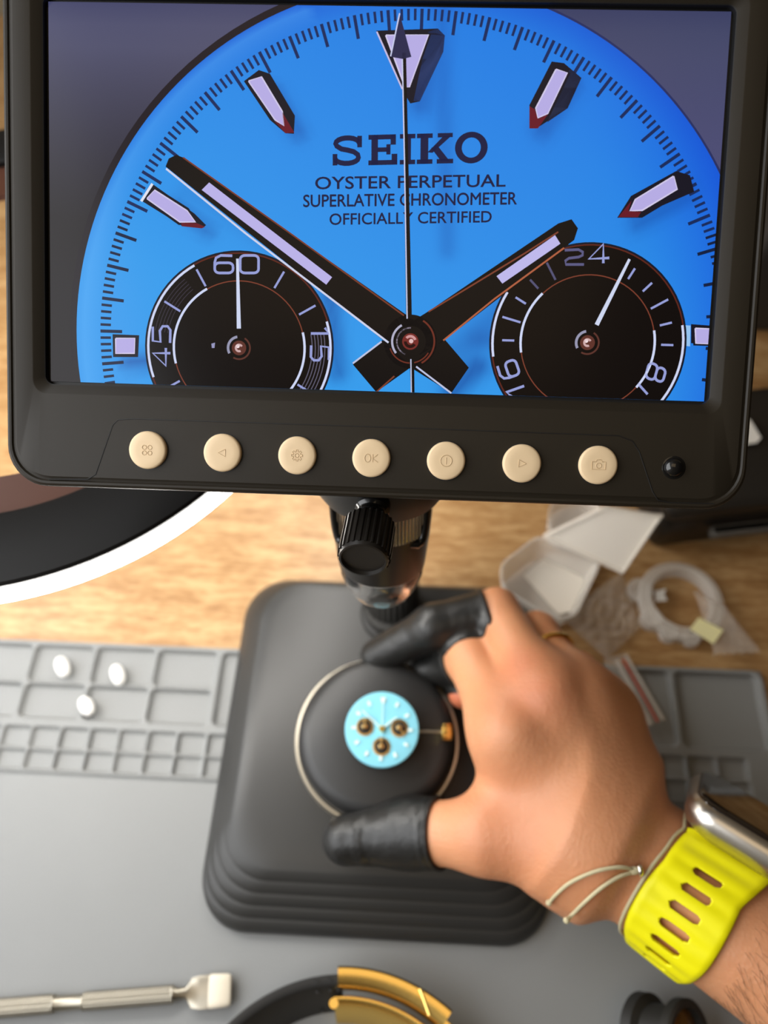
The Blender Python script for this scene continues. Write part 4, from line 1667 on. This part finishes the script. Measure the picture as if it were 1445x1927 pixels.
def hand_sdf(p, cots=False):
    d = forearm(p)
    W0 = WC_ - wa * .012 - wn_ * .002
    palm = None
    for (pt, rr, off) in ((IDX[0], .0125, .010), (MID[0], .0120, .004), (RNG[0], .0120, -.004), (PNK[0], .0115, -.012)):
        c = cone(p, W0 + wr * off, pt - np.array([0, 0, .004]), .0140, rr)
        palm = c if palm is None else smin(palm, c, .021)
    # heel of the hand and the muscle at the base of the thumb
    palm = smin(palm, cone(p, W0 + wr * .008, THB[0], .0120, .0140), .012)
    palm = smin(palm, cone(p, THB[0], (IDX[0] + THB[1]) / 2 * .55 + THB[0] * .45 - np.array([0, 0, .010]), .0165, .010), .014)
    d = smin(d, palm, .020)
    d = smin(d, chain(p, THB, THB_R, .008), .012)
    # web between thumb and index finger
    d = smin(d, cone(p, HG(972, 1400, .056), HG(962, 1535, .047), .0105, .0100), .010)
    fs = None
    for pts, rs in ((IDX, IDX_R), (MID, MID_R), (RNG, RNG_R), (PNK, PNK_R)):
        c = chain(p, pts, rs, .003)
        fs = c if fs is None else smin(fs, c, .0028)
    d = smin(d, fs, .010)
    # the wrist keeps its own plain section under the strap
    w_ = np.clip(((p - WC_) @ wa + .014) / .010, 0, 1)
    w_ = w_ * w_ * (3 - 2 * w_)
    d = d * (1 - w_) + forearm(p) * w_
    # tendons over the back of the hand
    for pts in (IDX, MID, RNG):
        m = pts[0] + np.array([0, 0, .0085])
        d = smin(d, cone(p, m, m * .5 + (W0 + wn_ * .0135) * .5, .0014, .0008), .009)
        d = smin(d, np.linalg.norm(p - (pts[0] + np.array([0, 0, .0036])), axis=-1) - .0070, .007)
    return d


def surface_nets(F, o, h):
    """mesh of the zero level of the sampled field"""
    s = F < 0
    nx, ny, nz = F.shape
    cs = s[:-1, :-1, :-1].astype(np.int8)
    tot = np.zeros((nx - 1, ny - 1, nz - 1), np.int8)
    for i in (0, 1):
        for j in (0, 1):
            for k in (0, 1):
                tot += s[i:nx - 1 + i, j:ny - 1 + j, k:nz - 1 + k]
    act = (tot > 0) & (tot < 8)
    idx = np.argwhere(act)
    vid = -np.ones(act.shape, np.int64)
    vid[act] = np.arange(len(idx))
    acc = np.zeros((len(idx), 3))
    cnt = np.zeros(len(idx))
    cor = [(i, j, k) for i in (0, 1) for j in (0, 1) for k in (0, 1)]
    for a in range(8):
        for b in range(a + 1, 8):
            ca, cb = np.array(cor[a]), np.array(cor[b])
            if np.abs(ca - cb).sum() != 1:
                continue
            fa = F[tuple((idx + ca).T)]
            fb = F[tuple((idx + cb).T)]
            m = (fa < 0) != (fb < 0)
            t = fa[m] / (fa[m] - fb[m])
            acc[m] += ca + (cb - ca) * t[:, None]
            cnt[m] += 1
    v = (idx + acc / cnt[:, None]) * h + o
    faces = []
    for ax in range(3):
        sl0 = [slice(None)] * 3
        sl1 = [slice(None)] * 3
        sl0[ax], sl1[ax] = slice(0, -1), slice(1, None)
        ch = s[tuple(sl0)] != s[tuple(sl1)]
        e = np.argwhere(ch)
        b, c = [(1, 2), (0, 2), (0, 1)][ax]
        ok = (e[:, b] > 0) & (e[:, c] > 0) & (e[:, b] < F.shape[b] - 1) & (e[:, c] < F.shape[c] - 1)
        e = e[ok]
        qs = []
        for db, dc in ((-1, -1), (0, -1), (0, 0), (-1, 0)):
            q = e.copy()
            q[:, b] += db
            q[:, c] += dc
            qs.append(vid[tuple(q.T)])
        faces.append(np.stack(qs, -1))
    return v, np.vstack(faces)


def mesh_sdf(fn, lo, hi, h):
    lo, hi = np.asarray(lo), np.asarray(hi)
    n = np.ceil((hi - lo) / h).astype(int) + 1
    F = np.empty(n, np.float32)
    gy, gz = np.meshgrid(lo[1] + h * np.arange(n[1]), lo[2] + h * np.arange(n[2]), indexing='ij')
    for i in range(n[0]):
        p = np.stack([np.full(gy.shape, lo[0] + h * i), gy, gz], -1)
        F[i] = fn(p)
    return surface_nets(F, lo, h)


def smooth_mesh(v, f, it=3, lam=.5):
    v = v.copy()
    e = np.vstack([f[:, [0, 1]], f[:, [1, 2]], f[:, [2, 3]], f[:, [3, 0]]])
    e = np.vstack([e, e[:, ::-1]])
    deg = np.bincount(e[:, 0], minlength=len(v)).astype(float)
    for k in range(it):
        for w_ in (lam, -lam * 1.03):
            acc = np.zeros_like(v)
            for c in range(3):
                acc[:, c] = np.bincount(e[:, 0], weights=v[e[:, 1], c], minlength=len(v))
            v += w_ * (acc / np.maximum(deg, 1)[:, None] - v)
    return v


def bounds(pts, pad):
    p = np.array(pts)
    return p.min(0) - pad, p.max(0) + pad


ELB = WC_ + wa * .20
lo, hi = bounds(IDX + MID + RNG + PNK + THB + [WC_, ELB], .034)
lo[2] = .018
v, f = mesh_sdf(hand_sdf, lo, hi + [0, 0, .03], .0013)
v = smooth_mesh(v, f, 3)
person = mk('person', v, f, M['skin'], loc=(*WC_[:2], 0.0), sharp=None)
tag(person, 'person reaching in with a bare right hand wearing black finger covers, pinching the cushion', 'person')
# redness at the knuckles, joints and the bare fingertip
fl = np.zeros(len(v))
for c, r_, k in ((HG(992, 1275, .072), .010, .55), (IDX[1], .010, .12), (MID[1], .010, .12), (RNG[3], .010, .9), (HG(1010, 1300, .08), .012, .35),
                 (HG(960, 1560, .06), .02, .2)):
    fl = np.maximum(fl, k * np.exp(-(np.linalg.norm(v - c, axis=1) / r_) ** 2))
at = person.data.attributes.new('flush', 'FLOAT', 'POINT')
at.data.foreach_set('value', fl.astype(np.float32))

# finger covers


def cot(pts, rs, start, extra, label, crease=()):
    """latex cover over the finger from a point along its chain to the tip"""
    (i, t) = start
    s = pts[i] + (pts[i + 1] - pts[i]) * t
    d = (pts[i + 1] - pts[i]) / np.linalg.norm(pts[i + 1] - pts[i])
    rr = rs[i] + (rs[i + 1] - rs[i]) * t
    q = [s] + pts[i + 1:]
    qr = [rr] + rs[i + 1:]

    def fn(p):
        near = chain(p, q, qr, .003)
        al = (p - s) @ d
        fold = sum(.00035 * np.exp(-((al - c_) / .0007) ** 2) for c_ in crease)
        return np.maximum(np.maximum(hand_sdf(p) - extra - fold, near - .0034), -al)
    l, h_ = bounds(q, max(qr) + .007)
    v, f = mesh_sdf(fn, l, h_, .0007)
    v = smooth_mesh(v, f, 2)
    o = mk('finger_cot', v, f, M['cot'], person, sharp=50)
    o['label'] = label
    u, w, _ = frame(d)
    loop = []
    for k in range(57):
        e = u * math.cos(2 * math.pi * k / 56) + w * math.sin(2 * math.pi * k / 56)
        rad = np.arange(rr * .6, rr + .0036, .0001)
        dd_ = hand_sdf(s + d * .0004 + e * rad[:, None])
        ok = np.nonzero(dd_ > extra)[0]
        loop.append(s + d * .0004 + e * (rad[ok[0]] if len(ok) else rad[-1]))
    v, f = tube(loop, .0008, 8)
    mk('rolled_rim', v, f, M['cot'], o)
    return s, d, rr


cot(THB, THB_R, (1, .60), .0007, 'black latex cover on the thumb', (.0030, .0245, .0262))
cot(MID, MID_R, (1, .16), .0007, 'black latex cover on the long reaching finger')
cot(IDX, IDX_R, (1, .30), .0006, 'black latex cover on the curled index finger')

# ------------------------------------------------------------------ things worn


def hit(px, py):
    """point where the line of sight meets the skin"""
    r = ray(px, py)
    z = .12
    for _ in range(90):
        d = float(hand_sdf((CAM + r * z)[None])[0])
        if d < .00005:
            return CAM + r * z
        z += max(d * .8, .0001)
        if z > .36:
            return None
    return CAM + r * z


# gold ring
ra, rb = RNG[0], RNG[1]
rd = (rb - ra) / np.linalg.norm(rb - ra)
rc_ = ra + (rb - ra) * .70
v, f = torus(rc_, rd, .0094, .0009, 72, 10)
o = mk('finger_ring', v, f, M['gold'], sharp=None)
tag(o, 'thin gold ring worn on the ring finger', 'ring')

# smartwatch
watch = root('wristwatch', WC_ + wn_ * .02, 'silver smartwatch on a bright yellow slotted strap around the wrist', 'watch')


def wp(s, x, y):
    return WC_ + wa * s + wr * x + wn_ * y


SC = .0126                                     # strap centre along the forearm
CH = .0095                                     # watch case half thickness zone


def strap_edges(t):
    """hand-side and elbow-side edge of the strap along the forearm; it sits a little askew"""
    d = math.degrees(t)
    d = (d + 180) % 360 - 180
    fl_ = max(0.0, math.sin(t) - .55) / .45
    if d > 0:
        l = -.0028 + .0066 * min(1, d / 60) ** 2 - .0030 * fl_
        r_ = .0216 + .0075 * fl_ ** 1.3
    else:
        q = min(1, -d / 50) ** 2
        l, r_ = -.0028 + .0041 * q, .0216 - .0020 * q
    return l, r_


def strap_pt(t, s, off):
    """t: angle round the wrist, 90 deg = back of the wrist, 0 = thumb side; s in -1..1 across the strap"""
    s_ = strap_edges(t)
    sv = s_[0] + (s + 1) / 2 * (s_[1] - s_[0])
    fl_ = max(0.0, math.sin(t) - .55) / .45
    k = max(0, sv)
    a, b = (WW * (1 + k * 1.8) + off), (WT * (1 + k * 2.4) + off)
    e = 2.15
    ct, st = math.cos(t), math.sin(t)
    rr = (abs(ct) ** e + abs(st) ** e) ** (-1 / e)
    return wp(sv, a * ct * rr, b * st * rr + (.0018 * fl_))


NT, NS = 560, 52
t0, t1 = math.radians(64), math.radians(64 - 308)
arcl = [0]
pp = [strap_pt(t0 + (t1 - t0) * i / NT, 0, .0015) for i in range(NT + 1)]
for i in range(NT):
    arcl.append(arcl[-1] + np.linalg.norm(pp[i + 1] - pp[i]))
SLOT0, PITCH, SL_H, SL_L = .0135, .0060, .00145, .0042
slots = [SLOT0 + PITCH * k for k in range(7)]
ver = []
for i in range(NT + 1):
    t = t0 + (t1 - t0) * i / NT
    rip = .00022 * math.cos(2 * math.pi * (arcl[i] - SLOT0) / PITCH) if arcl[i] < .06 else 0
    for j in range(NS + 1):
        s = -1 + 2 * j / NS
        ed_ = max(0, abs(s) - .86) / .14
        ver.append(strap_pt(t, s, .0017 + rip * -1 * (1 - abs(s) ** 4) - .0007 * ed_ ** 2))
ver = np.array(ver)
fac = []
for i in range(NT):
    for j in range(NS):
        al = (arcl[i] + arcl[i + 1]) / 2
        sx_ = (-1 + 2 * (j + .5) / NS) * .0109
        inside = False
        for c in slots:
            qx = max(0, abs(sx_ - .0002) - (SL_L - SL_H))
            if math.hypot(qx, al - c) < SL_H:
                inside = True
        if not inside:
            k = NS + 1
            fac.append([i * k + j, (i + 1) * k + j, (i + 1) * k + j + 1, i * k + j + 1])
o = mk('strap', ver, fac, M['yellow'], watch, sharp=50)
md = o.modifiers.new('thick', 'SOLIDIFY')
md.thickness = .0016
md.offset = 0
o['label'] = 'bright yellow silicone strap with slots'
# case: rounded slab on the back of the wrist
CC_ = wp(SC + .0035, 0, 0) + wn_ * (WT * (1 + SC * 2.4) + .0075)


def case_loop(hx, hy, r, z):
    return [CC_ + wr * x + wa * y + wn_ * z for x, y in rrect(-hx, hx, -hy, hy, r, 10)]


v, f = loft([case_loop(.0170, .0145, .008, -.0062), case_loop(.0200, .0172, .0085, -.0045), case_loop(.0218, .0188, .0090, -.0018), case_loop(.0222, .0192, .0092, .0008),
             case_loop(.0216, .0186, .0090, .0030), case_loop(.0206, .0176, .0086, .0042)])
mk('case', v, f, M['watch_case'], watch)
v, f = loft([case_loop(.0205, .0175, .0086, .0041), case_loop(.0204, .0174, .0086, .0046), case_loop(.0196, .0166, .0082, .0054), case_loop(.017, .014, .007, .0057)])
mk('watch_glass', v, f, M['watch_glass'], watch)['label'] = 'dark glossy display glass'

# cord bracelet: loop round the wrist beside the strap, bead and two loose ends
br = root('cord_bracelet', WC_, 'thin sage green cord bracelet with silver bead and loose ends beside the yellow strap', 'bracelet')
lp_ = []
for k in range(73):
    t = 2 * math.pi * k / 72
    s = strap_edges(t)[0] - .0012
    c = wp(s, 0, 0)
    e = wr * math.cos(t) + wn_ * math.sin(t)
    rad = np.arange(.012, .042, .0001)
    ok = np.nonzero(hand_sdf(c + e * rad[:, None]) > .0013)[0]
    lp_.append(c + e * (rad[ok[0]] if len(ok) else WW))
v, f = tube(lp_, .00055, 8)
mk('cord_loop', v, f, M['cord'], br)
out_n = lambda p: (CAM - p) / np.linalg.norm(CAM - p)


def on_skin(px, py, lift=.0020):
    p = hit(px, py)
    return None if p is None else p + out_n(p) * lift


bead = on_skin(1203, 1637, .0026)
ends = []
for pts in (((1196, 1637), (1165, 1632), (1120, 1640), (1075, 1660), (1048, 1682), (1033, 1699)),
            ((1196, 1640), (1165, 1650), (1130, 1672), (1100, 1698), (1080, 1718), (1066, 1732))):
    q = []
    for p in pts:
        h_ = on_skin(*p)
        if h_ is None:
            h_ = P(p[0], p[1], float((R.T @ (q[-1] - CAM))[2]) - .0006)
        q.append(h_)
    v, f = tube(spline(q, 6), .00058, 8)
    mk('cord_end', v, f, M['cord'], br)
    ends.append(q[-1])
mb = MB()
for e in ends:
    v, f = lathe([(.0009 * math.sin(a) + .0001, -.0009 * math.cos(a)) for a in np.linspace(.1, 3.04, 8)], e + out_n(e) * .0008, (0, 0, 1), 14)
    mk('cord_knot', v, f, M['cord'], br)
bd = (R @ np.array([1, -.12, 0]))
v, f = torus(bead, bd, .0011, .0008, 28, 10)
mk('bead', v, f, M['chrome'], br)['label'] = 'silver bead'
v, f = lathe([(.0009, -.0030), (.0012, -.0024), (.0012, -.0012), (.0009, -.0006)], bead, bd, 18)
mk('sliding_knot', v, f, M['cord'], br)

# fine hairs on the forearm
mb = MB()
r_ = np.random.default_rng(11)
nh = 0
for _ in range(1100):
    s, t = r_.uniform(.027, .12), r_.uniform(-.9, 1.35)
    g = 1 + s * 1.8
    a, b = WW * g, WT * (1 + s * 2.4)
    base = wp(s, a * math.cos(t), b * math.sin(t))
    nn = wr * math.cos(t) / a + wn_ * math.sin(t) / b
    nn /= np.linalg.norm(nn)
    tg = -wr * math.sin(t) * a + wn_ * math.cos(t) * b
    tg /= np.linalg.norm(tg)
    d = wa * r_.uniform(.5, 1.0) - tg * r_.uniform(.1, .7)
    d /= np.linalg.norm(d)
    L = r_.uniform(.003, .008)
    pts = [base - nn * .0002, base + d * L * .35 + nn * .0006, base + d * L * .7 + nn * .0007 - tg * L * .05, base + d * L + nn * .0004 - tg * L * .14]
    v, f = tube(pts, [.00004, .000036, .00003, .000012], 3)
    mb.add(v, f)
hair = mb.build('arm_hair', M['hair'], person, sharp=None)
hair['kind'] = 'stuff'
hair['label'] = 'fine dark hairs on the forearm'
